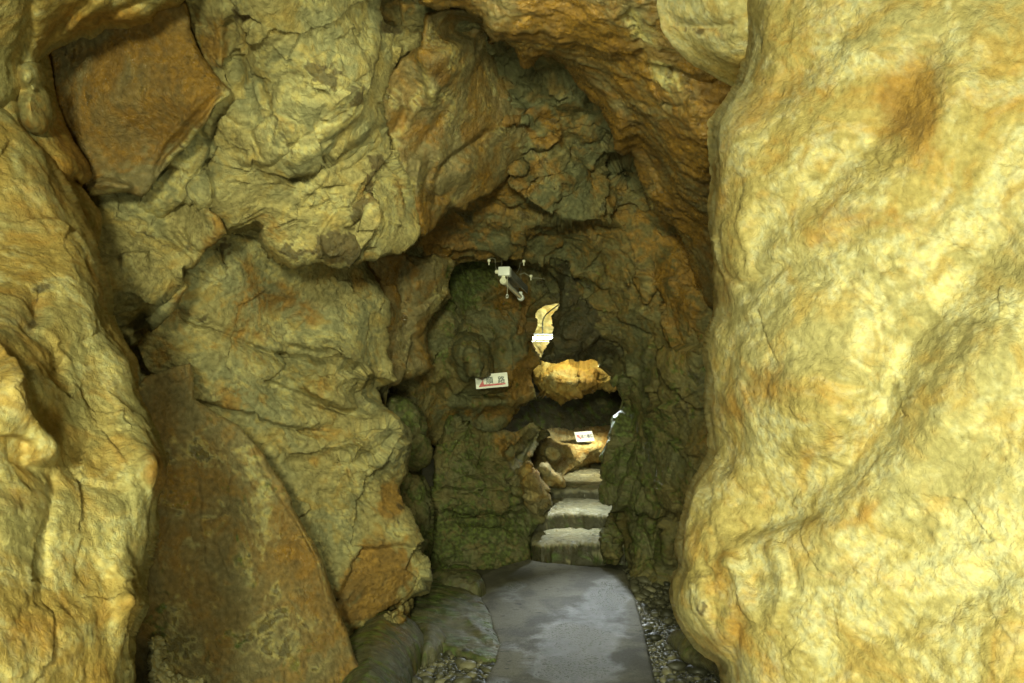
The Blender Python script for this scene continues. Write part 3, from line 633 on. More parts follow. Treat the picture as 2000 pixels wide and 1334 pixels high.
# --- ceiling: dripstone lobe with a stalactite tip
o = rock('dripstone', c4([(310,470),(380,330),(440,270),(520,210),(540,60),(640,40),(760,50),(810,90),(850,190),(840,235),(880,330),(960,470),(1040,580),(1050,660),(1010,700),(960,770),(905,835),(860,870),(830,895),(790,900),(770,925),(745,935),(730,965),(690,960),(660,950),(640,985),(600,1020),(570,1060),(545,1090),(530,1080),(515,1092),(502,1040),(492,1000),(485,930),(465,860),(420,760),(380,640),(330,560)]),
    [(732,200,3.75),(765,140,3.75),(820,90,3.7),(870,20,3.6),(940,40,3.7),(960,100,4.22),(1000,190,4.52),(1040,270,4.78),(1000,330,4.82),(940,380,4.66),(880,410,4.5),(826,462,4.3),(806,400,4.15),(770,280,3.9),(870,250,4.1),(840,330,4.15),(900,330,4.35),(900,150,4.0)],
    feats=[('D',c4([(740,150)])[0]+(62,46,0),-.0) if False else ('B',(915,45,46,40,20),-.30),('B',(885,62,34,26,-20),-.15),('B',(870,110,48,34,-20),.10),('R',c4([(560,60),(520,200),(560,330),(580,560)]),.04,14),
           ('R',c4([(520,700),(510,860),(520,1000),(525,1080)]),.07,12),('R',c4([(600,640),(620,760),(590,900)]),.05,14),('S',c4([(560,940),(590,800),(650,720),(760,640),(850,560)]),-.10,30),('R',c4([(580,820),(620,900),(660,960)]),.03,8),
           ('R',c4([(640,500),(560,620),(480,740)]),-.035,10),('R',c4([(850,200),(760,290),(660,350)]),.035,9),('S',c4([(700,320),(620,400),(590,480)]),.03,20),('R',c4([(680,330),(560,450),(420,560)]),.03,14),('R',c4([(460,480),(420,560),(390,640)]),-.05,10),
           ('B',c4([(720,780)])[0]+(40,30,-35),.06)],
    disp=[('fbm',.04,3.4),('ridge',.022,8,(1.2,1,.8),25),('fbm',.014,16),('ridge',.007,32),('fbm',.004,64)], base=(.34,.30,0,.12),
    st=[('iron',c4([(540,60),(520,220),(640,380)]),.5,16),('iron',c4([(600,560),(560,800),(525,1060)]),.5,24),('pale',(840,170,40,30,0),.2),('pale',c4([(430,620),(380,700)]),.5,14),('pale',(870,110,30,30,0),.15),('dark',(940,60,24,30,0),.25),('dark',c4([(600,930),(640,960),(580,880)]),.3,12),('iron',(900,340,40,40,0),.05)],
    mat=M_orange, thick=.6, edge=(14,.05), rag=(4.5,30), step=2.5)
tag(o, 'orange brown dripstone lobe ending in a pointed wet tip above the arch', 'dripstone', 'rock masses of the cave')

# --- ceiling: right flowstone
o = rock('flowstone', c4([(480,-150),(500,-20),(520,20),(600,50),(660,35),(720,42),(770,65),(805,85),(808,130),(840,180),(835,205),(900,180),(960,240),(1000,310),(1030,300),(1080,255),(1120,260),(1180,300),(1220,350),(1250,400),(1290,440),(1340,480),(1370,540),(1400,610),(1415,685),(1450,705),(1490,690),(1500,720),(1515,780),(1545,860),(1560,930),(1595,975),(1640,1005),(1690,1040),(1730,1090),(1750,1180),(1770,1250),(1800,1340),(1840,1400),(2000,1500),(2150,1300),(2150,-150)]),
    [(800,-60,2.9),(830,15,3.1),(930,25,3.15),(957,80,3.35),(1025,130,3.7),(1100,110,3.65),(1170,205,4.0),(1205,295,4.25),(1235,300,4.25),(1265,400,4.6),(1330,450,4.7),(1380,590,4.95),(1000,30,3.1),(1150,40,3.0),(1250,150,3.4),(1300,280,3.85),(1360,400,4.25),(1400,200,3.2),(1500,500,4.0),(1500,0,2.7),(1100,-60,2.8),(1420,600,4.6)],
    feats=[('R',c4([(1130,60),(1180,200),(1270,330),(1400,480),(1450,600),(1460,690)]),.11,22),('R',c4([(1290,170),(1400,300),(1530,470),(1570,620),(1700,780),(1790,960)]),.06,24),('R',c4([(1480,700),(1540,850),(1600,960)]),.05,12),
           ('R',c4([(1450,30),(1530,150),(1560,280)]),-.06,16),('S',c4([(1540,290),(1640,290),(1760,320),(1900,370)]),-.09,30),('S',c4([(1580,380),(1640,470),(1720,490),(1760,430)]),.08,26),('R',c4([(1620,470),(1700,510),(1760,480)]),-.07,9),
           ('R',c4([(1560,500),(1540,620),(1600,760),(1680,880)]),-.06,13),('R',c4([(1800,580),(1820,760),(1800,900)]),.05,20),('B',c4([(900,120)])[0]+(40,36,20),.07),('R',c4([(870,160),(960,100),(1010,40)]),-.04,9),('R',c4([(960,60),(1080,200),(1150,260)]),.05,12),
           ('R',c4([(1640,1010),(1700,1040),(1740,1120)]),.06,12),('R',c4([(1600,700),(1640,850),(1700,1000)]),-.05,10),('B',c4([(1340,200)])[0]+(50,60,30),.05)],
    disp=[('fbm',.05,3.0),('ridge',.035,7,(1.4,1,.7),-28),('fbm',.018,14),('ridge',.010,28,(1.3,1,.8),-28),('fbm',.006,55)], base=(.66,.14,0,.12),
    st=[('pale',c4([(1480,60),(1560,200),(1620,340)]),.4,26),('iron',c4([(1480,60),(1560,200),(1620,340)]),-.3,22),('pale',c4([(1640,330),(1700,440)]),.35,26),('iron',c4([(1640,330),(1700,440)]),-.4,26),('dark',c4([(1700,490),(1780,450)]),.3,12),
        ('pale',c4([(1500,740),(1560,900),(1590,970)]),.5,6),('pale',c4([(1660,1020),(1740,1100),(1780,1260)]),.4,10),('dark',c4([(1570,900),(1680,1000)]),.25,30),('iron',c4([(1240,350),(1450,650)]),.25,24)],
    mat=M_orange, thick=.6, edge=(24,.14), rag=(5,24), step=2.6)
tag(o, 'rusty orange flowstone draping the right part of the ceiling', 'flowstone', 'rock masses of the cave')

# --- arch and right side of the passage, one mass
kr = [(1092,548),(1094,575),(1095,596),(1086,612),(1077,622),(1081,640),(1083,656),(1074,670),(1065,686),(1057,703),(1070,708),(1088,712),(1104,705),(1118,702),(1136,704),(1154,702),(1164,706),(1172,716),(1180,708),(1187,697),(1193,690),(1193,715),(1193,738),(1202,752),(1210,770),(1223,792),(1216,803),(1196,812),(1194,830),(1193,849),(1186,862),(1178,885),(1174,905),(1181,938),(1181,973),(1206,981),(1205,1008),(1216,1048),(1222,1080),(1230,1116),(1240,1160)]
o = rock('rock_arch', [(640,-120),(1560,-120),(1560,1180),(1400,1200)]+kr[::-1]+[(1078,528),(1062,514),(1040,509),(1000,507),(960,504),(935,503),(905,508),(880,514),(840,560),(690,600)],
    [(640,-120,3.6),(1000,-100,3.6),(1560,-120,3.4),(900,80,4.1),(1000,180,4.5),(1180,180,4.6),(800,400,4.9),(960,350,4.95),(1100,300,4.95),(1080,420,5.3),(1220,330,5.2),(900,470,5.5),(1000,500,5.75),(1060,500,5.85),(1250,480,5.5),(1400,450,5.2),
     (1090,570,6.15),(1079,655,6.1),(1120,700,6.15),(1190,700,6.25),(1220,792,6.2),(1180,900,6.15),(1205,1000,6.0),(1235,1116,5.72),(1160,600,5.95),(1250,600,5.65),(1350,620,5.2),(1260,760,5.8),(1350,800,5.3),(1270,950,5.65),(1360,950,5.1),(1320,1110,5.4),(1400,1200,4.9),(1560,1180,4.6),(1560,600,4.7),(690,600,5.0)],
    feats=[# creased facets of the ceiling
           ('S',c4([(1010,700),(900,830),(950,900),(1060,975),(1200,1030),(1330,1035),(1450,1050)])[::-1],.20,70),
           ('S',c4([(520,1130),(650,1150),(760,1140),(900,1130),(1000,1085),(1120,1045),(1260,1035),(1420,1065)])[::-1],.10,50),
           ('S',c4([(880,340),(960,470),(1060,580),(1160,640),(1300,810)]),.06,60),('R',c4([(930,300),(1060,420),(1180,520),(1300,560)]),-.06,14),('R',c4([(1150,640),(1250,740),(1320,800)]),-.06,8),
           ('B',c4([(1440,785)])[0]+(52,34,0),-.30),('S',c4([(1310,810),(1380,745),(1450,730),(1520,740)])[::-1],.05,30),
           ('R',c4([(1160,530),(1260,600),(1380,700)]),.05,16),('R',c4([(980,560),(1100,500),(1250,520)]),.04,12),('R',c4([(830,550),(930,540),(1000,560),(1060,530)]),.06,7),('R',c4([(1030,640),(1100,670),(1160,620),(1140,560)]),.06,7),
           ('R',c4([(1000,320),(1080,400),(1200,440),(1330,460)]),.06,18),('R',c4([(920,370),(1040,450)]),.03,12),('B',c4([(1160,300)])[0]+(40,24,30),.10),
           # the right of the passage
           ('R',[(1085,540),(1092,600),(1120,650),(1180,690)],.06,26),('B',(1110,650,44,40,0),.10),('R',[(1100,600),(1150,560),(1180,500)],-.05,14),('S',[(1220,520),(1235,580),(1230,640),(1210,680)],.06,34),('R',[(1290,480),(1280,560),(1300,640)],-.08,16),
           ('B',(1262,575,24,50,10),.10),('R',[(1300,470),(1340,560),(1370,620)],.10,22),('R',[(1250,640),(1310,690),(1370,700)],-.06,14),('S',[(1180,700),(1240,690),(1320,700),(1390,690)],.06,40),
           ('R',[(1215,700),(1240,760),(1230,800),(1215,850)],.08,16),('R',[(1225,790),(1250,760),(1250,710)],-.05,10),('S',[(1380,900),(1320,860),(1270,780),(1250,740)],.04,50),('B',(1300,870,60,60,0),.06),
           ('S',[(1400,1012),(1320,1004),(1260,1002),(1205,985)],.08,60),('R',[(1200,1004),(1260,1006),(1330,1006)],-.08,6),('R',[(1290,1010),(1285,1060),(1280,1110)],-.10,8),('R',[(1262,1020),(1270,1070),(1275,1115)],-.05,6),('B',(1305,1060,14,46,10),.12),('B',(1235,1060,22,50,0),.06),
           ('R',[(1130,520),(1180,560),(1240,560)],.05,14)],
    disp=[('facet',.11,2.0),('fbm',.06,3,(1,1,1.3)),('facet',.045,5.5),('ridge',.035,7,(1,1,1.3),20),('facet',.018,13),('ridge',.013,22),('fbm',.008,45)], base=(.30,.22,.05,.12),
    st=[('iron',(980,380,160,40,-30),.35),('iron',(1000,240,60,70,0),.25),('iron',c4([(840,550),(950,560),(1060,640),(1150,640)]),.7,10),('iron',c4([(1130,560),(1060,520),(960,520)]),.5,10),('pale',(1060,270,80,30,35),.35),('iron',(1060,270,80,30,35),-.2),('pale',(1080,360,100,50,20),.2),('pale',(1120,200,70,26,30),.25),
        ('iron',(1050,460,200,16,0),.25),('iron',(1340,540,40,110,10),.45),('iron',(860,480,80,40,0),.4),('moss',(1240,900,120,200,0),.4),('iron',(1240,900,140,260,0),-.25),('moss',(1330,760,80,120,0),.2),('dark',(1115,645,64,80,0),1.3),('dark',(1097,570,18,60,0),.95),  # last two darks paint the shaded rock right of the keyhole
        ('pale',(1262,580,16,46,10),.3),('moss',(1205,830,30,90,0),.4),('dark',(1130,690,90,20,0),.7),('moss',(1180,560,60,60,0),.15),('iron',(1240,720,50,30,0),.1),('moss',(1260,1070,60,60,0),.3)],  # moss thickened at the doorway edge to darken lamp-lit rock
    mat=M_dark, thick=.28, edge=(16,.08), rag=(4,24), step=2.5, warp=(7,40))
tag(o, 'dark damp rock arch forming the ceiling and right side of the passage', 'rock arch', 'rock masses of the cave')

o = rock('rock_spur', [(1193,742),(1202,754),(1210,770),(1222,791),(1214,803),(1197,811),(1194,830),(1192,849),(1184,864),(1177,885),(1174,905),(1180,938),(1188,962),(1225,970),(1265,900),(1272,800),(1245,735),(1215,725)],
    [(1195,742,6.0),(1222,791,6.04),(1194,830,6.06),(1176,895,6.08),(1185,960,6.08),(1265,900,5.85),(1270,800,5.78),(1230,730,5.92),(1225,860,5.98)],
    feats=[('R',[(1240,810),(1235,860),(1215,920)],-.03,9)], disp=[('facet',.03,6),('fbm',.02,8),('ridge',.012,18)],
    base=(.08,.16,.42,.1), mat=M_dark, thick=.16, edge=(7,.05), rag=(3,14), step=2.0, M=14, st=[('moss',(1215,810,30,40,0),.4)])
tag(o, 'gnarled greenish spur of rock at the right edge of the doorway', 'rock', 'rock masses of the cave')

# --- left middle shoulder before the recess
o = rock('rock_shoulder', c1([(-400,-60),(-300,150),(-60,130),(60,180),(150,170),(270,190),(300,200),(270,260),(250,330),(262,400),(270,440),(220,480),(180,520),(150,560),(130,610),(118,680),(120,760),(140,860),(150,890),(90,930),(0,970),(-100,1000),(-200,1050),(-240,1000),(-420,950)]),
    [(680,450,4.75),(820,500,5.15),(890,510,5.45),(876,550,5.45),(838,640,5.45),(845,715,5.45),(760,770,5.1),(700,700,4.85),(780,600,5.15),(730,560,5.0)],
    feats=[('R',c1([(-60,170),(-40,400),(-60,600)]),-.06,14),('R',c1([(0,780),(60,800),(110,830)]),-.06,9),('R',c1([(40,300),(60,500),(20,700)]),.05,20),('S',c1([(-40,680),(40,640),(110,600)]),.05,20),('B',(860,620,16,40,0),.05)],
    disp=[('facet',.05,4),('fbm',.04,4),('ridge',.02,9),('facet',.014,18),('ridge',.008,30)], base=(.34,.22,.06,.12), st=[('iron',(800,560,60,60,0),.25),('dark',(790,570,14,60,0),.4),('pale',(850,600,20,60,0),.25),('moss',(880,560,14,60,0),.3)],
    mat=M_orange, thick=.7, edge=(18,.12), rag=(4,22), step=2.5)
tag(o, 'rusty brown shoulder of rock left of the lamp recess', 'rock', 'rock masses of the cave')

# --- back wall of the recess with the sign, down to the band below
o = rock('recess_wall', [(760,440),(1150,440),(1150,560),(1105,592),(1092,592),(1076,594),(1060,600),(1047,610),(1044,630),(1042,646),(1039,656),(1037,666),(1039,672),(1046,684),(1051,696),(1056,705),(1050,712),(1040,724),(1036,745),(1043,762),(1049,778),(1030,785),(1014,794),(1004,806),(994,820),(980,834),(960,850),(920,866),(860,870),(760,860)],
    [(760,440,5.8),(1150,440,6.5),(900,520,6.35),(880,600,6.1),(1000,530,6.55),(1085,560,6.75),(1050,640,6.6),(1056,700,6.65),(960,620,6.35),(960,690,6.28),(860,700,6.05),(960,760,6.4),(1040,750,6.65),(850,780,6.1),(950,820,6.5),(1050,830,6.8),(760,860,5.8),(900,860,6.4)],
    feats=[('B',(918,708,36,32,20),.25),('B',(930,730,24,14,0),.10),('R',[(970,670),(962,620),(950,585)],.05,22),('R',[(1040,600),(1022,640),(1024,680),(1040,710)],.10,12),('R',[(1020,610),(1010,660),(1020,700)],-.08,8),
           ('R',[(990,760),(1010,700),(1000,640)],.07,16),('R',[(850,776),(920,790),(1000,784),(1050,780)],.06,10),('R',[(850,760),(920,772),(1000,768)],-.06,8),('B',(975,680,10,24,0),-.12),('R',[(905,640),(890,690),(870,720)],-.05,8),
           ('R',[(840,830),(920,826),(990,810),(1050,806)],-.05,12),('B',(885,640,24,40,0),.06),('R',[(880,720),(860,740),(830,750)],.05,8),('R',[(1000,565),(960,580),(930,612)],-.06,8)],
    disp=[('facet',.06,4),('fbm',.05,4),('facet',.026,9),('ridge',.02,11),('ridge',.010,24),('fbm',.006,50)], base=(.26,.10,.18,.12),
    st=[('moss',(905,560,40,50,30),.75),('moss',(940,530,40,22,0),.7),('iron',(1025,660,22,70,0),.6),('iron',(1010,740,40,40,0),.55),('iron',(960,810,120,14,0),.45),('iron',(1000,600,40,50,0),.4),('moss',(870,680,30,60,0),.25),('iron',(930,620,30,60,0),.1),('dark',(1060,560,40,20,0),.2)],
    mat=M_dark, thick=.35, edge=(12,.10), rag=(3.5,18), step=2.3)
tag(o, 'mossy brown rock at the back of the recess behind the lamp and arrow sign', 'rock', 'rock masses of the cave')

# --- block left of the steps
o = rock('layered_block', c2([(190,840),(206,760),(212,640),(210,560),(216,470),(222,380),(232,300),(250,240),(266,180),(284,138),(310,132),(335,150),(352,172),(420,200),(480,214),(560,214),(600,208),(648,176),(660,174),(690,190),(740,215),(742,232),(700,256),(680,280),(660,320),(640,334),(612,350),(604,372),(640,338),(660,360),(690,420),(718,470),(746,520),(740,540),(718,560),(696,600),(680,630),(664,680),(656,760),(650,850),(420,900)]),
    [(836,1110,5.95),(844,1000,5.98),(850,880,6.05),(880,808,6.2),(960,845,6.4),(1040,830,6.7),(1072,850,7.0),(1030,890,6.5),(1060,950,6.35),(1074,985,6.35),(1050,1015,6.2),(1038,1080,6.05),(1030,1120,6.0),(940,950,6.0),(980,1050,5.98),(900,1100,5.9),(1000,900,6.3)],
    feats=[('R',[(845,958),(920,956),(1000,962),(1040,980)],-.05,5),('R',[(845,1010),(930,1006),(1040,1006)],-.06,5),('R',[(845,1040),(930,1030),(1030,1040)],-.04,5),('S',[(1040,1008),(930,1008),(845,1012)],.03,30),('S',[(1030,960),(920,958),(846,960)],.035,30),
           ('S',[(1010,830),(990,880),(1000,930),(990,980)][::-1],-.10,44),('R',[(1018,905),(1040,940),(1060,985)],.16,10),('R',[(1034,900),(1030,950),(1040,990)],-.10,7),('R',[(965,965),(1000,965),(1020,990)],.06,9),('R',[(970,900),(990,930),(1030,960)],.06,10),('R',[(1050,836),(1030,870),(1016,905)],-.15,8),('B',(1045,845,18,16,0),.12),('B',(900,860,44,40,0),.04),
           ('R',[(855,812),(850,880),(845,950)],.03,9),('R',[(1000,850),(1010,880),(1004,905)],.06,6),('R',[(985,850),(992,890)],-.05,5)],
    disp=[('facet',.05,3.4,(.8,1,1.6)),('fbm',.04,4,(.8,1,1.6)),('facet',.035,8),('ridge',.022,10,(.7,1,2)),('facet',.014,20),('ridge',.009,26),('fbm',.006,50)], base=(.10,.10,.48,.10),
    st=[('iron',(985,860,30,30,0),.5),('moss',(1010,860,50,50,0),-.45),('pale',(1020,850,50,30,0),.2),('iron',(1040,930,30,50,0),.45),('moss',(1040,930,36,60,0),-.4),('moss',(920,1040,90,50,0),.2),('iron',(880,840,30,40,0),.2)],
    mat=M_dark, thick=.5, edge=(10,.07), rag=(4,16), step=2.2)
tag(o, 'layered green stained block between the left wall and the stone steps', 'rock', 'rock masses of the cave')
o = rock('mossy_column', c2([(20,40),(60,50),(100,62),(150,90),(180,135),(184,200),(180,232),(200,262),(205,300),(198,340),(170,372),(150,388),(180,420),(205,460),(215,520),(216,600),(216,680),(205,740),(190,780),(190,830),(60,860),(-60,700),(-60,200)]),
    [(760,770,5.3),(826,800,5.45),(838,880,5.5),(816,920,5.5),(843,980,5.55),(840,1080,5.6),(780,1100,5.4),(730,900,5.1),(790,860,5.3),(800,1000,5.35),(725,1060,5.1)],
    feats=[('B',(805,835,30,44,0),.10),('B',(812,890,28,26,0),.08),('R',[(780,915),(810,922),(838,905)],-.10,7),('B',(815,1000,26,60,0),.06),('R',[(770,800),(800,790),(830,810)],.05,10)],
    disp=[('facet',.05,4),('fbm',.04,5),('ridge',.025,10),('ridge',.010,26),('fbm',.006,50)], base=(.10,.14,.5,.08), st=[('iron',(815,885,20,20,0),.3),('pale',(790,800,30,30,0),.15)],
    mat=M_dark, thick=.45, edge=(18,.12), rag=(4,20), step=2.4)
tag(o, 'narrow mossy green rock column squeezed behind the left wall', 'rock', 'rock masses of the cave')
# --- beyond the opening
o = rock('golden_boulder', c1([(780,900),(800,880),(830,850),(852,838),(880,800),(1000,760),(1290,720),(1420,770),(1430,860),(1430,940),(1420,1000),(1370,1022),(1300,1036),(1255,1030),(1200,1055),(1150,1070),(1100,1085),(1040,1100),(1000,1115),(985,1135),(965,1110),(900,1085),(850,1060),(830,1020),(800,980)]),
    [(1040,720,7.3),(1060,765,7.15),(1100,785,7.1),(1190,765,7.12),(1205,690,7.4),(1080,685,7.7),(1140,740,7.0),(1090,740,7.02),(1140,690,7.6)],
    feats=[('S',c1([(1110,830),(1100,900),(1115,980),(1060,1040),(1000,1075)]),.06,60),('B',c1([(960,960)])[0]+(30,22,20),.06),('R',c1([(850,1040),(950,1090),(1060,1080),(1200,1045)]),.05,8)],
    disp=[('facet',.07,5),('fbm',.05,6),('facet',.03,12),('ridge',.02,16),('fbm',.010,40)], base=(.35,.20,0,.06), st=[('pale',c1([(960,940),(1060,980)]),.4,26),('iron',c1([(1240,930),(1180,1000)]),.35,26),('iron',c1([(850,1040),(1000,1090),(1200,1040)]),.4,8)],
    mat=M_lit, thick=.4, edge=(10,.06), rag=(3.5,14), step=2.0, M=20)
tag(o, 'brightly lit golden boulder below the keyhole opening', 'boulder')
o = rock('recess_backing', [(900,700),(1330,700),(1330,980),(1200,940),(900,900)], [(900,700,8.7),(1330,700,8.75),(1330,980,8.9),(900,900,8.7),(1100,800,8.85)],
    disp=[('facet',.06,3),('fbm',.05,3),('ridge',.02,9)], base=(0,.0,.3,1), mat=M_dark, thick=.3, rag=(5,30), step=4)  # dark, mossy coat puts the hollow's shade into the colour
tag(o, 'dark hollow of rock under the golden boulder', 'rock', 'rock masses of the cave')
o = rock('golden_ledge', z5([(150,500),(210,400),(260,330),(300,270),(360,220),(400,200),(370,170),(420,160),(520,150),(600,135),(720,132),(810,134),(900,120),(1050,140),(1050,480),(900,470),(800,450),(740,470),(700,480),(640,500),(580,540),(540,600),(420,640),(250,600)]),
    [(1030,900,7.7),(1060,855,8.05),(1100,838,8.4),(1190,832,8.6),(1220,900,8.3),(1170,905,8.15),(1110,930,7.8),(1070,940,7.6),(1120,880,7.85),(1160,860,8.2)],
    feats=[('B',(1106,882,30,30,0),.22),('R',z5([(300,270),(420,220),(520,200)]),-.06,4),('B',(1075,880,18,24,0),.12),('B',(1050,890,12,18,0),-.25),('R',z5([(560,320),(600,360),(660,380)]),-.06,8),('R',z5([(560,440),(610,400),(660,460)]),.12,8),('B',(1060,920,12,14,0),.10),('C',z5([(800,200),(790,300),(820,400)]),.03,4),('S',z5([(700,320),(640,310),(560,290)]),.08,16)],
    disp=[('facet',.05,5),('fbm',.04,7),('ridge',.02,16),('fbm',.008,40)], base=(.30,.22,0,.04), st=[('iron',z5([(480,400),(520,470)]),.4,12),('iron',z5([(720,380),(760,440)]),.4,16),('pale',z5([(380,200),(560,160),(760,150)]),.3,8),('iron',z5([(860,180),(880,280)]),.4,10)],
    mat=M_tan, thick=.3, edge=(10,.10), rag=(3,12), step=2.0, M=18)
tag(o, 'golden ledge of rock with the small white sign, at the head of the steps', 'rock')
for nm, poly, Y, dY, lab in (('pointed_rock', z5([(130,520),(160,470),(190,440),(215,424),(240,440),(262,480),(300,560),(340,610),(375,660),(400,700),(418,760),(410,790),(380,800),(330,830),(280,840),(200,800),(150,700)]), 6.12, .1, 'leaning pointed brown rock at the left edge of the steps'),
                         ('pointed_rock', z5([(275,490),(330,470),(365,450),(378,425),(390,425),(410,460),(450,510),(490,560),(520,600),(535,640),(500,655),(440,655),(380,655),(340,600)]), 6.9, .1, 'small peaked rock under the golden ledge, above the top step')):
    p = np.array(poly); cu, cv = p.mean(0)
    o = rock(nm, poly, [(a, b, Y) for a, b in poly[::2]]+[(cu, cv, Y-.14)], feats=[('R', [(cu-14,cv-22),(cu,cv),(cu+20,cv+22)], .07, 5),('R', [(cu-16,cv+6),(cu+6,cv+14)], -.05, 4)],
        disp=[('facet',.05,6),('fbm',.03,8),('ridge',.02,16),('fbm',.008,40)], base=(.32,.16,.05,.12), mat=M_tan, thick=.25, edge=(8,.10), rag=(2,10), step=1.7, M=14, smooth=20)
    tag(o, lab, 'rock')

# steps: worn treads laid one behind the other
def step_stone(front, back, z, thick, label, st, side=.02):
    poly = pxs(front, z)+pxs(back[::-1], z)
    o = slab('stone_step', poly, z, feats=(), disp=[('fbm',.026,4),('fbm',.014,11),('ridge',.008,26),('facet',.012,7)], base=(.06,.34,.04,.10), st=st, mat=M_step, side=(0,-.3,.2,1.5), thick=thick, edge=(.05,.025), rag=(.03,.14), step=.011, M=.13)  # side: algae on the risers, with their shade darkened into the colour
    tag(o, label, 'step', 'stone steps up the passage'); return o
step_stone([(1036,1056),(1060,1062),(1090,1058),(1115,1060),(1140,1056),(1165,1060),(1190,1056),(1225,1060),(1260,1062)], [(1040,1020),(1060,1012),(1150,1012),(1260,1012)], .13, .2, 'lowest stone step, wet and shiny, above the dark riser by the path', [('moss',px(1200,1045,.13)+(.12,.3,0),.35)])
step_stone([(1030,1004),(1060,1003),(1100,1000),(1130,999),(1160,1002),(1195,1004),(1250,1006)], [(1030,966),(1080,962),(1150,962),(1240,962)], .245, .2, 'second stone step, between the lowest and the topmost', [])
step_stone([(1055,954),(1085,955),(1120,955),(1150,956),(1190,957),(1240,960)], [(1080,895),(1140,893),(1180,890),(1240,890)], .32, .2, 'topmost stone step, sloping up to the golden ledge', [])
# jagged stone on the right of the lowest step
o = rock('jagged_stone', z5([(830,1010),(880,960),(890,900),(930,860),(965,870),(960,930),(985,1000),(1020,1100),(1010,1200),(960,1290),(860,1280),(835,1180)]),
    [(1180,1030,5.95),(1200,1005,6.1),(1215,1060,5.85),(1180,1098,5.84),(1215,1100,5.82),(1195,1050,5.86)], feats=[('S',z5([(840,1100),(900,1090),(1010,1110)]),.08,14),('R',z5([(880,1100),(870,1200)]),-.04,3)],
    disp=[('facet',.05,7),('fbm',.03,9),('ridge',.02,20),('facet',.015,26)], base=(.06,.12,.4,.06), mat=M_dark, thick=.3, edge=(6,.06), rag=(3,10), step=1.8, M=14)
tag(o, 'jagged greenish stone at the right end of the lowest step', 'rock')

# --- chamber behind the keyhole
o = rock('lit_chamber_wall', [(960,520),(1180,520),(1180,760),(960,760)], [(960,520,9.3),(1180,520,9.2),(1180,760,10.2),(960,760,10.2),(1070,600,10.2),(1070,660,10.4)],
    feats=[('R',[(1030,655),(1060,640),(1100,640)],.05,6),('R',[(1052,590),(1062,640),(1056,690)],.05,5)], disp=[('fbm',.08,3),('facet',.04,6),('ridge',.02,14)], base=(.05,.5,0,.0), st=[('iron',(1060,690,60,16,0),.5),('iron',(1075,628,30,14,0),.4),('moss',(1050,640,20,10,0),.3)], mat=M_near, thick=.3, rag=(4,30), step=3)
tag(o, 'pale floodlit chamber wall seen through the keyhole opening', 'rock wall')

# ------------------------------------------------------------------ floor
o = slab('ground', [(-4.5,-3.5),(4.5,-3.5),(4.5,11.5),(-4.5,11.5)], -.03, disp=[('fbm',.03,1.2),('fbm',.012,7),('ridge',.008,20)], base=(0,0,.2,.2), mat=M_soil, thick=.3, rag=(0,1), step=.035, M=.1)
tag(o, kind='structure')
path_poly = pxs([(940,1122),(975,1106),(1005,1098),(1034,1091),(1060,1097),(1090,1099),(1140,1104),(1190,1109),(1221,1113),(1229,1135),(1240,1165),(1250,1200),(1260,1240),(1270,1284),(1282,1334),(1310,1460),(1360,1700),(1500,2400),(1800,4000),(400,4000),(760,2000),(880,1500),(935,1370),(950,1320),(968,1285),(972,1250),(962,1225),(950,1190),(930,1165),(925,1145)], .02)
o = slab('path', path_poly, .02, disp=[('fbm',.012,1.6),('fbm',.005,6),('ridge',.0025,25)], base=(0,.06,0,0),
    st=[('pale',px(1130,1235,.02)+(.30,.75,-12),.62),('pale',px(1190,1150,.02)+(.13,.45,-6),.55),('pale',px(990,1158,.02)+(.12,.28,20),.5),('pale',px(1010,1142,.02)+(.08,.12,0),.5),('pale',px(965,1334,.02)+(.08,.10,0),.55),('pale',px(1065,1318,.02)+(.05,.05,0),.45),('pale',px(990,1262,.02)+(.07,.08,0),.3),('pale',px(1150,1310,.02)+(.25,.2,0),.35)],
    mat=M_path, thick=.12, edge=(.02,.012), rag=(.008,.07), step=.011, M=.03)
tag(o, kind='structure')
# striated rock shelf left of the path
sh = pxs([(780,1150),(840,1118),(870,1112),(900,1122),(925,1134),(935,1150),(944,1170),(958,1195),(975,1225),(985,1250),(972,1268),(940,1265),(900,1258),(860,1246),(800,1236),(760,1230),(740,1190)], .06)
o = slab('rock_shelf', sh, .05, ctrl=[(a, b, c) for (a, b), c in ((px(800,1160),.10),(px(860,1125),.06),(px(940,1160),.045),(px(980,1250),.032),(px(880,1180),.08),(px(900,1220),.07),(px(800,1236),.09),(px(850,1240),.06))],
    feats=[('R',pxs([(840,1195),(890,1205),(940,1225),(975,1245)],.06),.012,.03),('R',pxs([(850,1165),(900,1175),(950,1200)],.06),-.010,.03),('R',pxs([(860,1215),(920,1230),(960,1250)],.06),-.010,.02)],
    disp=[('ridge',.035,6,(.5,1.6,1)),('ridge',.020,13,(.5,2.2,1)),('fbm',.012,12),('ridge',.008,30,(.5,1.8,1))], base=(.10,.06,.42,.10), st=[('pale',px(955,1190,.06)+(.06,.25,0),.22),('pale',px(905,1208,.06)+(.12,.04,0),.3)], mat=M_shelf, thick=.2, edge=(.16,.022), rag=(.03,.16), step=.010, M=.06)
tag(o, 'low striated greenish rock shelf bordering the left of the path', 'rock')
o = slab('floor_rock', pxs([(836,1130),(850,1122),(870,1114),(884,1106),(893,1111),(906,1110),(915,1108),(925,1116),(938,1126),(950,1140),(935,1150),(905,1148),(870,1142)], .08), .12, disp=[('facet',.04,9),('ridge',.02,14),('fbm',.012,22)], base=(.05,.2,.4,.05), mat=M_shelf, thick=.2, edge=(.08,.06), rag=(.02,.1), step=.009, M=.05)
tag(o, 'thin crested rock plate on the far end of the shelf', 'rock')
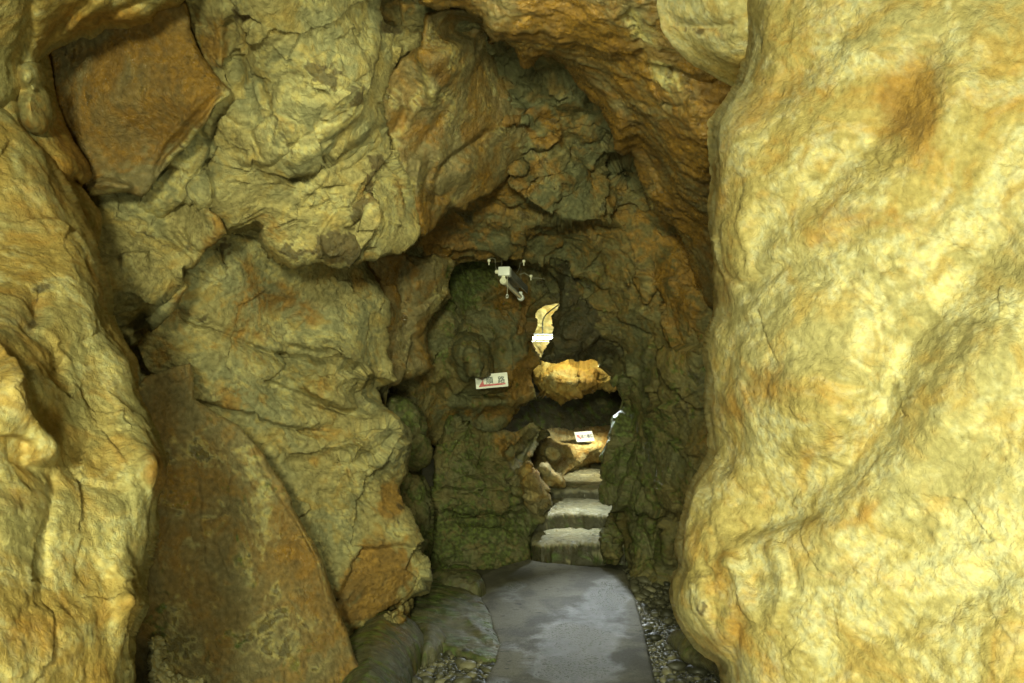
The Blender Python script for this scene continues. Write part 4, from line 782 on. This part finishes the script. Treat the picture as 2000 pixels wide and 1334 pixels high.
# stub under the left wall and the rounded rocks in front of it
o = rock('rock_stub', z6([(330,780),(420,720),(560,640),(660,560),(690,540),(684,640),(660,700),(676,780),(695,840),(660,870),(600,880),(520,875),(450,905),(400,890),(340,850)]), [(735,1210,4.28),(800,1165,4.42),(805,1225,4.5),(755,1240,4.42),(770,1205,4.3)], feats=[('R',z6([(500,720),(480,800),(450,880)]),.05,5)],
    disp=[('facet',.03,7),('fbm',.03,8),('ridge',.012,20),('fbm',.006,45)], base=(.3,.25,.15,.05), st=[('iron',(790,1215,14,20,0),.4)], mat=M_grey, thick=.3, edge=(8,.05), rag=(2,12), step=1.8, M=14)
tag(o, 'small ochre stub of rock propping the overhanging left wall', 'rock')
def bulge(name, pts, h, base, mat, lab, st=(), disp=None, rag=(.02,.12)):
    p = pxs(pts, 0); c = np.array(p).mean(0)
    r = min(.22, h*1.6)
    o = slab(name, p, h, disp=disp or [('fbm',.03,4),('ridge',.016,10),('fbm',.008,24)], base=base, st=st, mat=mat, thick=.2, edge=(r,h*.9), rag=rag, step=.010, M=.05)
    return tag(o, lab, 'rock')
bulge('floor_rock', [(690,1262),(720,1250),(760,1247),(800,1250),(826,1262),(828,1288),(812,1318),(800,1350),(790,1420),(740,1480),(640,1460),(650,1320)], .2, (.12,.10,.42,.12), M_shelf, 'broad rounded olive brown rock on the floor beside the leaning slab', [('iron',px(770,1320)+(.12,.3,0),.5)])
bulge('floor_rock', [(800,1246),(840,1242),(868,1250),(874,1268),(850,1292),(826,1300),(815,1276)], .10, (.05,.35,.2,.05), M_shelf, 'mottled grey lump of rock between the shelf and the loose pebbles')
bulge('floor_rock', [(640,1236),(700,1226),(740,1236),(760,1250),(700,1262),(640,1280)], .10, (.1,.2,.2,.3), M_shelf, 'dark low rock in the shadow under the left wall')
# rock under the right wall
o = rock('leaning_stone', z7([(476,1010),(490,970),(530,925),(570,912),(640,930),(760,1040),(900,1180),(960,1240),(930,1320),(880,1290),(840,1250),(780,1225),(700,1195),(640,1170),(590,1130),(560,1080)]), [(1300,1252,3.75),(1325,1230,3.72),(1340,1290,3.55),(1400,1320,3.3),(1420,1300,3.25),(1360,1265,3.5)],
    disp=[('fbm',.03,4),('fbm',.012,12),('ridge',.006,30)], base=(.22,.12,.25,.12), mat=M_shelf, thick=.25, edge=(16,.07), rag=(2,16), step=2, M=16)
tag(o, 'brown stone leaning on the pebbles beneath the right hand wall', 'rock')

# pebbles: one bed along the right of the path, and loose ones on the left
def pebble_bed(name, poly, n, rmin, rmax, z, seed, bias=3.0):
    rng = np.random.default_rng(seed); p = np.array(poly)
    import bmesh
    bm = bmesh.new(); bmesh.ops.create_icosphere(bm, subdivisions=2, radius=1); bm.verts.ensure_lookup_table()
    V = np.array([v.co[:] for v in bm.verts]); T = np.array([[v.index for v in f.verts] for f in bm.faces]); bm.free()
    lo, hi = p.min(0), p.max(0); pts = []; rad = []
    cell = {}
    tries = 0
    while len(pts) < n and tries < n*60:
        tries += 1
        q = lo+rng.random(2)*(hi-lo); r = rmin+(rmax-rmin)*rng.random()**bias
        if not inside(np.array([q[0]]), np.array([q[1]]), p)[0]: continue
        k = (int(q[0]/.05), int(q[1]/.05)); ok = True
        for a in (-1,0,1):
            for b in (-1,0,1):
                for (s, rr) in cell.get((k[0]+a, k[1]+b), ()):
                    if (s[0]-q[0])**2+(s[1]-q[1])**2 < (.72*(rr+r))**2: ok = False
        if not ok: continue
        cell.setdefault(k, []).append((q, r)); pts.append(q); rad.append(r)
    vs = []; fs = []; sh = []
    for i, (q, r) in enumerate(zip(pts, rad)):
        a = rng.random()*6.28; s = np.array([r*(1+.45*rng.random()), r*(.75+.25*rng.random()), r*(.5+.25*rng.random())])
        d = V*(1+.14*np.sin(V[:, [1, 2, 0]]*3+rng.random(3)*6))*s
        t = rng.normal(0, .22); d = np.stack([d[:, 0], d[:, 1]*math.cos(t)-d[:, 2]*math.sin(t), d[:, 1]*math.sin(t)+d[:, 2]*math.cos(t)], 1)
        c, sn = math.cos(a), math.sin(a); d = np.stack([d[:, 0]*c-d[:, 1]*sn, d[:, 0]*sn+d[:, 1]*c, d[:, 2]], 1)
        vs.append(d+np.array([q[0], q[1], z+r*.35+rng.random()*.006])); fs.append(T+i*len(V)); sh.append(np.repeat([[rng.random(), rng.random(), 0, 1]], len(V), 0))
    vs = np.vstack(vs); fs = np.vstack(fs); sh = np.vstack(sh)
    me = bpy.data.meshes.new(name); me.from_pydata(vs.tolist(), [], fs.tolist()); me.polygons.foreach_set('use_smooth', np.ones(len(fs), bool))
    at = me.attributes.new('shade', 'FLOAT_COLOR', 'POINT'); at.data.foreach_set('color', sh.astype(np.float32).ravel())
    me.materials.append(M_pebble); o = bpy.data.objects.new(name, me); COL.objects.link(o); return o
o = pebble_bed('gravel', pxs([(1205,1112),(1232,1108),(1280,1108),(1330,1112),(1400,1150),(1440,1250),(1480,1340),(1560,1500),(1420,1560),(1325,1500),(1284,1334),(1262,1240),(1242,1165),(1224,1120)], 0), 2600, .009, .048, -.02, 3)
tag(o, 'bed of dark rounded pebbles between the path and the right wall', 'gravel', kind='stuff')
o = pebble_bed('gravel', pxs([(815,1290),(850,1275),(900,1268),(950,1272),(968,1285),(950,1325),(930,1380),(900,1450),(780,1450),(790,1340)], 0), 420, .012, .042, -.018, 5)
tag(o, 'loose mossy pebbles between the rounded rock and the left of the path', 'gravel', kind='stuff')
# ------------------------------------------------------------------ small made things
import bmesh
o = rock('hanging_rock', [(868,668),(890,650),(918,640),(942,655),(955,682),(965,708),(966,720),(961,729),(955,734),(948,739),(941,743),(934,739),(926,735),(915,744),(900,742),(884,728),(870,700)],
    [(870,690,6.1),(918,640,6.15),(965,712,6.05),(940,740,5.98),(895,738,6.02),(925,695,5.9)], feats=[('R',[(915,660),(905,700),(900,740)],-.04,5),('R',[(945,680),(935,720)],.03,6)],
    disp=[('facet',.03,7),('fbm',.03,8),('ridge',.016,18),('fbm',.006,45)], base=(.28,.12,.2,.1), mat=M_dark, thick=.3, edge=(12,.08), rag=(2.5,14), step=1.9, M=16)
tag(o, 'rounded knob of rock covering the upper left corner of the arrow sign', 'rock')

build_all()
W_white = plain('white_enamel', (.72,.76,.72), .35, var=.04, sc=14)
W_cream = plain('cream_plastic', (.66,.66,.50), .4, var=.05, sc=30)
W_steel = plain('dull_steel', (.36,.37,.34), .38, metal=.7, var=.15, sc=30)
W_tube = plain('milky_glass_tube', (.60,.62,.55), .15, var=.03)
W_red = plain('red_paint', (.42,.012,.02), .45, var=.08)
W_ink = plain('dark_green_ink', (.006,.028,.018), .5, var=.05)
W_black = plain('black_ink', (.012,.013,.016), .5, var=.05)
W_board = plain('white_sign_board', (.66,.68,.60), .45, var=.07, sc=22)
W_board2 = plain('dimmed_sign_board', (.27,.28,.25), .5, var=.07, sc=22)  # white board, colour lowered to offset the strong light on the ledge
W_wire = plain('rusty_wire', (.16,.15,.11), .5, metal=.5)
W_pvc = plain('grey_conduit', (.22,.22,.16), .4)
def lit(name, col, s): return plain(name, (.8,.8,.8), .3, emit=(col, s))
W_lit = lit('lit_tube', (.92,1.0,.93), 30.0)

def empty(name, loc, label, cat, group=None):
    o = bpy.data.objects.new(name, None); COL.objects.link(o); o.location = loc; o.empty_display_size = .05
    return tag(o, label, cat, group)
def put(name, bm, mat, parent=None, loc=None, smooth=True):
    me = bpy.data.meshes.new(name); bm.normal_update(); bm.to_mesh(me); bm.free()
    if smooth:
        for p in me.polygons: p.use_smooth = True
        try: me.set_sharp_from_angle(angle=R(35))
        except Exception: pass
    me.materials.append(mat); o = bpy.data.objects.new(name, me); COL.objects.link(o)
    if parent is not None:
        o.parent = parent
    elif loc is not None: o.location = loc
    return o
def bx(bm, sx, sy, sz, c=(0,0,0), bev=.002, M=None):
    r = bmesh.ops.create_cube(bm, size=1); v = r['verts']
    bmesh.ops.scale(bm, vec=(sx, sy, sz), verts=v)
    e = list({e for x in v for e in x.link_edges})
    if bev: v = bmesh.ops.bevel(bm, geom=e, offset=bev, segments=2, affect='EDGES', profile=.5)['verts']; v = list({q for f in bm.faces if f.is_valid for q in f.verts if q in set(v)}) or v
    isl = v
    return isl
def box(name, s, c, mat, parent, bev=.002):
    bm = bmesh.new(); bx(bm, *s, bev=bev); bmesh.ops.translate(bm, vec=c, verts=bm.verts); return put(name, bm, mat, parent)
def tube(bm, pts, r, n=10, cap=True):
    pts = [Vector(p) for p in pts]; rings = []
    up = Vector((0, 0, 1))
    for i, p in enumerate(pts):
        d = (pts[min(i+1, len(pts)-1)]-pts[max(i-1, 0)]).normalized()
        a = d.cross(up); a = a.normalized() if a.length > 1e-3 else Vector((1, 0, 0)); b = d.cross(a).normalized()
        rr = r[i] if hasattr(r, '__len__') else r
        rings.append([bm.verts.new(p+rr*(math.cos(t)*a+math.sin(t)*b)) for t in [2*math.pi*k/n for k in range(n)]])
    for q, w in zip(rings, rings[1:]):
        for k in range(n): bm.faces.new((q[k], q[(k+1)%n], w[(k+1)%n], w[k]))
    if cap: bm.faces.new(rings[0]); bm.faces.new(rings[-1][::-1])
    bmesh.ops.recalc_face_normals(bm, faces=bm.faces)
def tb(name, pts, r, mat, parent, n=10):
    bm = bmesh.new(); tube(bm, pts, r, n); return put(name, bm, mat, parent)

# --- the lamp in the recess, seen along its length: local +Y runs away from us
a = Vector(uvY(984, 529, 5.62)); b = Vector(uvY(1021, 566, 6.12))
lamp = empty('ceiling_lamp', a, 'unlit fluorescent lamp with white end box hanging in the mossy recess', 'lamp')
ydir = (b-a).normalized(); xdir = ydir.cross(Vector((0,0,1))).normalized(); zdir = xdir.cross(ydir)
lamp.rotation_euler = Matrix((xdir, ydir, zdir)).transposed().to_euler()
L = (b-a).length
box('end_box', (.076,.06,.058), (0,.03,0), W_white, lamp, .004)
bm = bmesh.new()                                   # bent sheet reflector
pr = [(-.036,-.026),(-.036,.022),(.036,.022),(.036,-.026),(.030,-.026),(.030,.016),(-.030,.016),(-.030,-.026)]
r0 = [bm.verts.new((x, .061, z)) for x, z in pr]; r1 = [bm.verts.new((x, L, z)) for x, z in pr]
for i in range(8): bm.faces.new((r0[i], r1[i], r1[(i+1)%8], r0[(i+1)%8]))
bm.faces.new(r1[::-1]); bm.faces.new(r0); bmesh.ops.recalc_face_normals(bm, faces=bm.faces)
refl = put('reflector', bm, W_steel, lamp, smooth=False)
tb('tube', [(-.004,.03,-.062),(-.004,L-.04,-.062)], .0155, W_tube, lamp, 16)
for y0, m in ((.004, W_cream), (L-.05, W_white)):
    bm = bmesh.new(); tube(bm, [(-.004,y0,-.062),(-.004,y0+.006,-.062),(-.004,y0+.03,-.062),(-.004,y0+.034,-.062)], [.020,.0235,.0235,.019], 20)
    s = put('socket', bm, m, lamp)
    bm = bmesh.new(); bx(bm, .024,.016,.036, bev=.003); bmesh.ops.translate(bm, vec=(-.004,y0+.012,-.041), verts=bm.verts); put('socket_arm', bm, m, s)
    if y0 < .01:
        bm = bmesh.new(); tube(bm, [(-.004,y0-.004,-.062),(-.004,y0+.001,-.062)], [.013,.015], 18); put('socket_face', bm, W_cream, s)
bm = bmesh.new(); tube(bm, [(-.062,.02,.0),(-.058,.02,0),(-.038,.02,0)], [.010,.014,.014], 14); put('cable_gland', bm, W_cream, lamp)
cord = tb('pull_cord', [(.024,.012,-.028),(.0255,.012,-.09),(.026,.013,-.152)], .0011, W_cream, lamp, 6)
bm = bmesh.new(); ring = [(.026+.006*math.sin(t),.013,-.163+.012*math.cos(t)) for t in [2*math.pi*k/18 for k in range(19)]]; tube(bm, ring, .0022, 6, False); put('ring', bm, W_white, cord)
for dx, y0 in ((-.020,.02),(.030,.34)):
    hb = tb('hanger', [(dx,y0,.028),(dx-.002,y0,.055),(dx-.004,y0+.004,.110)], .0016, W_wire, lamp, 6)
# insulator knobs and the thin wire on the rock above
for (u, v, Y) in ((955,510,5.66),(1023,511,5.72),(1037,540,5.95)):
    kb = empty('cable_clip', uvY(u, v, Y), {955:'white cable knob on the rock just left above the lamp',1023:'white cable knob on the rock just right above the lamp',1037:'white cable knob on the dark rock to the right of the lamp'}[u], 'cable clip')
    bm = bmesh.new(); tube(bm, [(0,0,.012),(0,0,.008),(0,0,-.002),(0,0,-.008)], [.006,.0105,.0105,.005], 12); put('cap', bm, W_cream, kb)
    bm = bmesh.new(); tube(bm, [(0,0,-.006),(0,0,-.026)], [.004,.0035], 8); put('stem', bm, W_cream, kb)
wr = bpy.data.objects.new('lamp_cable', bpy.data.meshes.new('lamp_cable'))
bm = bmesh.new(); tube(bm, [uvY(952,506,5.66),uvY(962,504,5.65),uvY(967,506,5.63),uvY(967.5,514,5.62),uvY(968,522,5.62),uvY(970,527,5.63)], .0016, 6); tag(put('lamp_cable', bm, W_pvc), 'thin cable running from the left knob down to the lamp', 'cable')
bm = bmesh.new(); tube(bm, [uvY(1023,512,5.72),uvY(1016,514,5.74),uvY(1015,520,5.76),uvY(1013,527,5.8),uvY(1009,533,5.86)], .0016, 6); tag(put('lamp_cable', bm, W_pvc), 'thin cable looping from the right knob to the back of the lamp', 'cable')
bm = bmesh.new(); tube(bm, [uvY(1015,536,5.92),uvY(1024,533,5.94),uvY(1034,539,5.96),uvY(1040,543,5.97),uvY(1052,543,6.0),uvY(1064,545,6.05)], .003, 6); tag(put('lamp_cable', bm, W_pvc), 'pale cable crossing the dark rock to the right of the lamp', 'cable')

# --- signs
def text_mesh(s, size, mat, parent, loc, bold, name='lettering', sx=1.0):
    cu = bpy.data.curves.new('t', 'FONT'); cu.body = s; cu.size = size; cu.extrude = .0004; cu.offset = bold; cu.align_x = 'CENTER'; cu.align_y = 'CENTER'
    t = bpy.data.objects.new('t', cu); COL.objects.link(t); bpy.context.view_layer.update()
    dg = bpy.context.evaluated_depsgraph_get(); me = bpy.data.meshes.new_from_object(t.evaluated_get(dg)); me.name = name
    bpy.data.objects.remove(t)
    for v in me.vertices: x, y, z = v.co; v.co = (x*sx, -z, y)
    c = [v.co for v in me.vertices]
    if c:
        mx = (min(q.x for q in c)+max(q.x for q in c))/2; mz = (min(q.z for q in c)+max(q.z for q in c))/2
        for v in me.vertices: v.co.x -= mx; v.co.z -= mz
    me.materials.clear(); me.materials.append(mat)
    o = bpy.data.objects.new(name, me); COL.objects.link(o); o.parent = parent; o.location = loc; return o
def flat(name, pts, y, mat, parent, t=.0008):
    bm = bmesh.new(); f = [bm.verts.new((x, y, z)) for x, z in pts]; g = [bm.verts.new((x, y+t, z)) for x, z in pts]
    bm.faces.new(f); bm.faces.new(g[::-1]); n = len(pts)
    for i in range(n): bm.faces.new((f[i], g[i], g[(i+1)%n], f[(i+1)%n]))
    bmesh.ops.recalc_face_normals(bm, faces=bm.faces); return put(name, bm, mat, parent, smooth=False)
def rrect(w, h, r, k=4):
    o = []
    for cx, cy, a0 in ((w/2-r,h/2-r,0),(-w/2+r,h/2-r,90),(-w/2+r,-h/2+r,180),(w/2-r,-h/2+r,270)):
        for i in range(k+1): t = R(a0+90*i/k); o.append((cx+r*math.cos(t), cy+r*math.sin(t)))
    return o
sg = empty('arrow_sign', uvY(960.3, 743.5, 6.06), 'white sign with two dark characters and a red arrow pointing left', 'sign', 'white direction signs')
sg.rotation_euler = (R(-4), R(-5.2), R(0))
k = 6.06/F
flat('board', rrect(63*k, 27.5*k, .005), 0, W_board, sg, .004)
def zz(p): return [((x-1000)/16.67*k, -(y-735)/16.67*k) for x, y in p]
flat('arrow', [(-26.5*k,-10.6*k),(-16.5*k,4.6*k),(-15.6*k,-6*k),(26.5*k,-6.2*k),(26.5*k,-9.6*k)], -.0012, W_red, sg, .0008)
text_mesh('順', 14.2*k, W_ink, sg, (-4.0*k,-.0012,.9*k), .0009)
text_mesh('路', 14.2*k, W_ink, sg, (19.0*k,-.0012,.6*k), .0009)
sg2 = empty('small_sign', uvY(1141.5, 852.5, 7.75), 'small tilted white sign with a red arrow and black characters on the golden ledge', 'sign', 'white direction signs')
sg2.rotation_euler = (R(-28), 0, R(30))
k = 7.75/F; w2, h2 = 42*k, 21*k
flat('board', rrect(w2, h2, .004), 0, W_board2, sg2, .004)
flat('arrow', [(x*k*1.2, z*k*.95) for x, z in ((-15,4.8),(-8.4,3.2),(-9.6,1.6),(-6.8,-4.2),(-9.2,-6.2),(-12.2,-1.2),(-13.8,-2.8))], -.0012, W_red, sg2, .0008)
text_mesh('龍の腰掛', 9.0*k, W_black, sg2, (5.8*k,-.0012,.3*k), .0007, sx=.84)
for dx in (-10, 8): tb('hanging_wire', [(dx*k,-.001,h2/2-.008),(dx*k,.0,h2/2+.002),(dx*k,.012,h2/2+.02)], .0012, W_wire, sg2, 6)

# --- lit lamp and conduit in the chamber behind the keyhole
lp = empty('wall_lamp', uvY(1066, 660, 8.7), 'glaring lit fluorescent lamp seen through the keyhole opening', 'lamp')
k = 8.7/F
tb('tube', [(-34*k,0,0),(34*k,0,0)], 1.9*k, W_lit, lp, 14)
box('housing', (74*k,.05,3.6*k), (0,.03,7.6*k), W_white, lp, .003)
box('rail', (74*k,.03,2.2*k), (0,.03,-7.0*k), W_white, lp, .002)
box('socket', (4*k,.04,14*k), (-20*k,.025,0), W_cream, lp, .003)
bm = bmesh.new(); tube(bm, [Vector(uvY(u, v, 8.95)) for u, v in dense([(1061,665),(1060,650),(1059.5,636),(1061,624),(1066,615),(1074,608),(1086,599),(1100,590)], 5)], .007, 10)
tag(put('conduit', bm, W_pvc), 'curved grey conduit climbing the lit chamber wall above the lit lamp', 'pipe')
bm = bmesh.new(); tube(bm, [Vector(uvY(u, v, 7.0)) for u, v in ((1194,690),(1195,712),(1195,738))], .012, 10)  # white tube added to imitate the lit strip beside the boulder
tag(put('lit_edge_strip', bm, W_white), 'short white upright strip standing in for the lit edge right of the golden boulder', 'pipe')

# --- solid rock around everything
bm = bmesh.new(); bmesh.ops.create_icosphere(bm, subdivisions=5, radius=1)
for v in bm.verts: v.co = Vector((v.co.x*4.0, 4.2+v.co.y*8.6, 1.1+v.co.z*3.6))
bmesh.ops.delete(bm, geom=[v for v in bm.verts if v.co.y < -2.6], context='VERTS'); bmesh.ops.reverse_faces(bm, faces=bm.faces)
co = np.array([v.co[:] for v in bm.verts]); dn = fbm(co[:,0]*.8, co[:,1]*.8, co[:,2]*.8, 4, 3)
for v, d in zip(bm.verts, dn): v.co *= 1+.06*float(d)
tag(put('bedrock', bm, M_soil['mat']), kind='structure')

# ------------------------------------------------------------------ light, sky, camera
def area(name, loc, to, size, power, col, spread=180):
    l = bpy.data.lights.new(name, 'AREA'); l.shape = 'DISK'; l.size = size; l.energy = power; l.color = col; l.spread = R(spread)
    o = bpy.data.objects.new(name, l); COL.objects.link(o); o.location = loc; o.rotation_euler = (Vector(to)-Vector(loc)).to_track_quat('-Z', 'Y').to_euler(); return o
WARM = (.98,1.0,.61)
area('entrance_lamp', (-.30,-1.6,2.1), (.25,3,1.1), .45, 205, WARM)
area('roof_fill', (-.05,2.1,2.38), (.05,5.0,1.4), .3, 16, WARM, 110)  # added fill above the frame, brightens ceiling and far rock
area('low_near_fill', (.0,-.30,.9), (.05,2.2,.6), .25, 38, WARM)  # added low fill by the camera for the near walls
area('passage_lamp', (.62,6.72,1.43), (.64,4.4,.0), .06, 7.5, (.88,.97,1.0), 48)
area('tread_fill', (.60,6.64,1.43), (.47,6.42,.1), .06, 4.5, (.86,.96,1.0), 64)  # added behind the lintel, out of sight, to brighten the treads
area('boulder_fill', (.45,6.9,1.72), (.55,7.5,1.0), .12, 9, (1,.93,.50))  # hidden fill added to light the front of the golden boulder
area('ledge_fill', (1.0,7.3,1.0), (.5,8.0,.33), .12, 4.6, (1,.96,.70), 72)  # hidden fill added for the ledge, which the boulder blocks otherwise
area('chamber_lamp', (.75,9.2,1.75), (.3,10.1,1.6), .2, 32, (.98,1.0,.70))
W = bpy.data.worlds.new('World'); S.world = W; W.use_nodes = True
nt = W.node_tree; bg = nt.nodes['Background']; sk = nt.nodes.new('ShaderNodeTexSky'); sk.sky_type = 'NISHITA'; sk.sun_disc = False; sk.sun_elevation = R(40); sk.sun_rotation = R(200)
nt.links.new(sk.outputs[0], bg.inputs[0]); bg.inputs[1].default_value = .05
cam = bpy.data.cameras.new('Camera'); co_ = bpy.data.objects.new('Camera', cam); COL.objects.link(co_)
co_.location = (0, 0, CZ); co_.rotation_euler = (R(90), 0, 0); cam.sensor_width = 36; cam.lens = 36*F/2000; cam.clip_start = .02; cam.clip_end = 100
cam.dof.use_dof = True; cam.dof.focus_distance = 5.0; cam.dof.aperture_fstop = 13
S.camera = co_
S.view_settings.view_transform = 'Standard'; S.view_settings.look = 'None'; S.view_settings.exposure = 0; S.view_settings.gamma = 1
S.render.engine = 'CYCLES'; S.cycles.use_denoising = True; S.cycles.max_bounces = 8; S.cycles.diffuse_bounces = 5; S.cycles.sample_clamp_indirect = 6
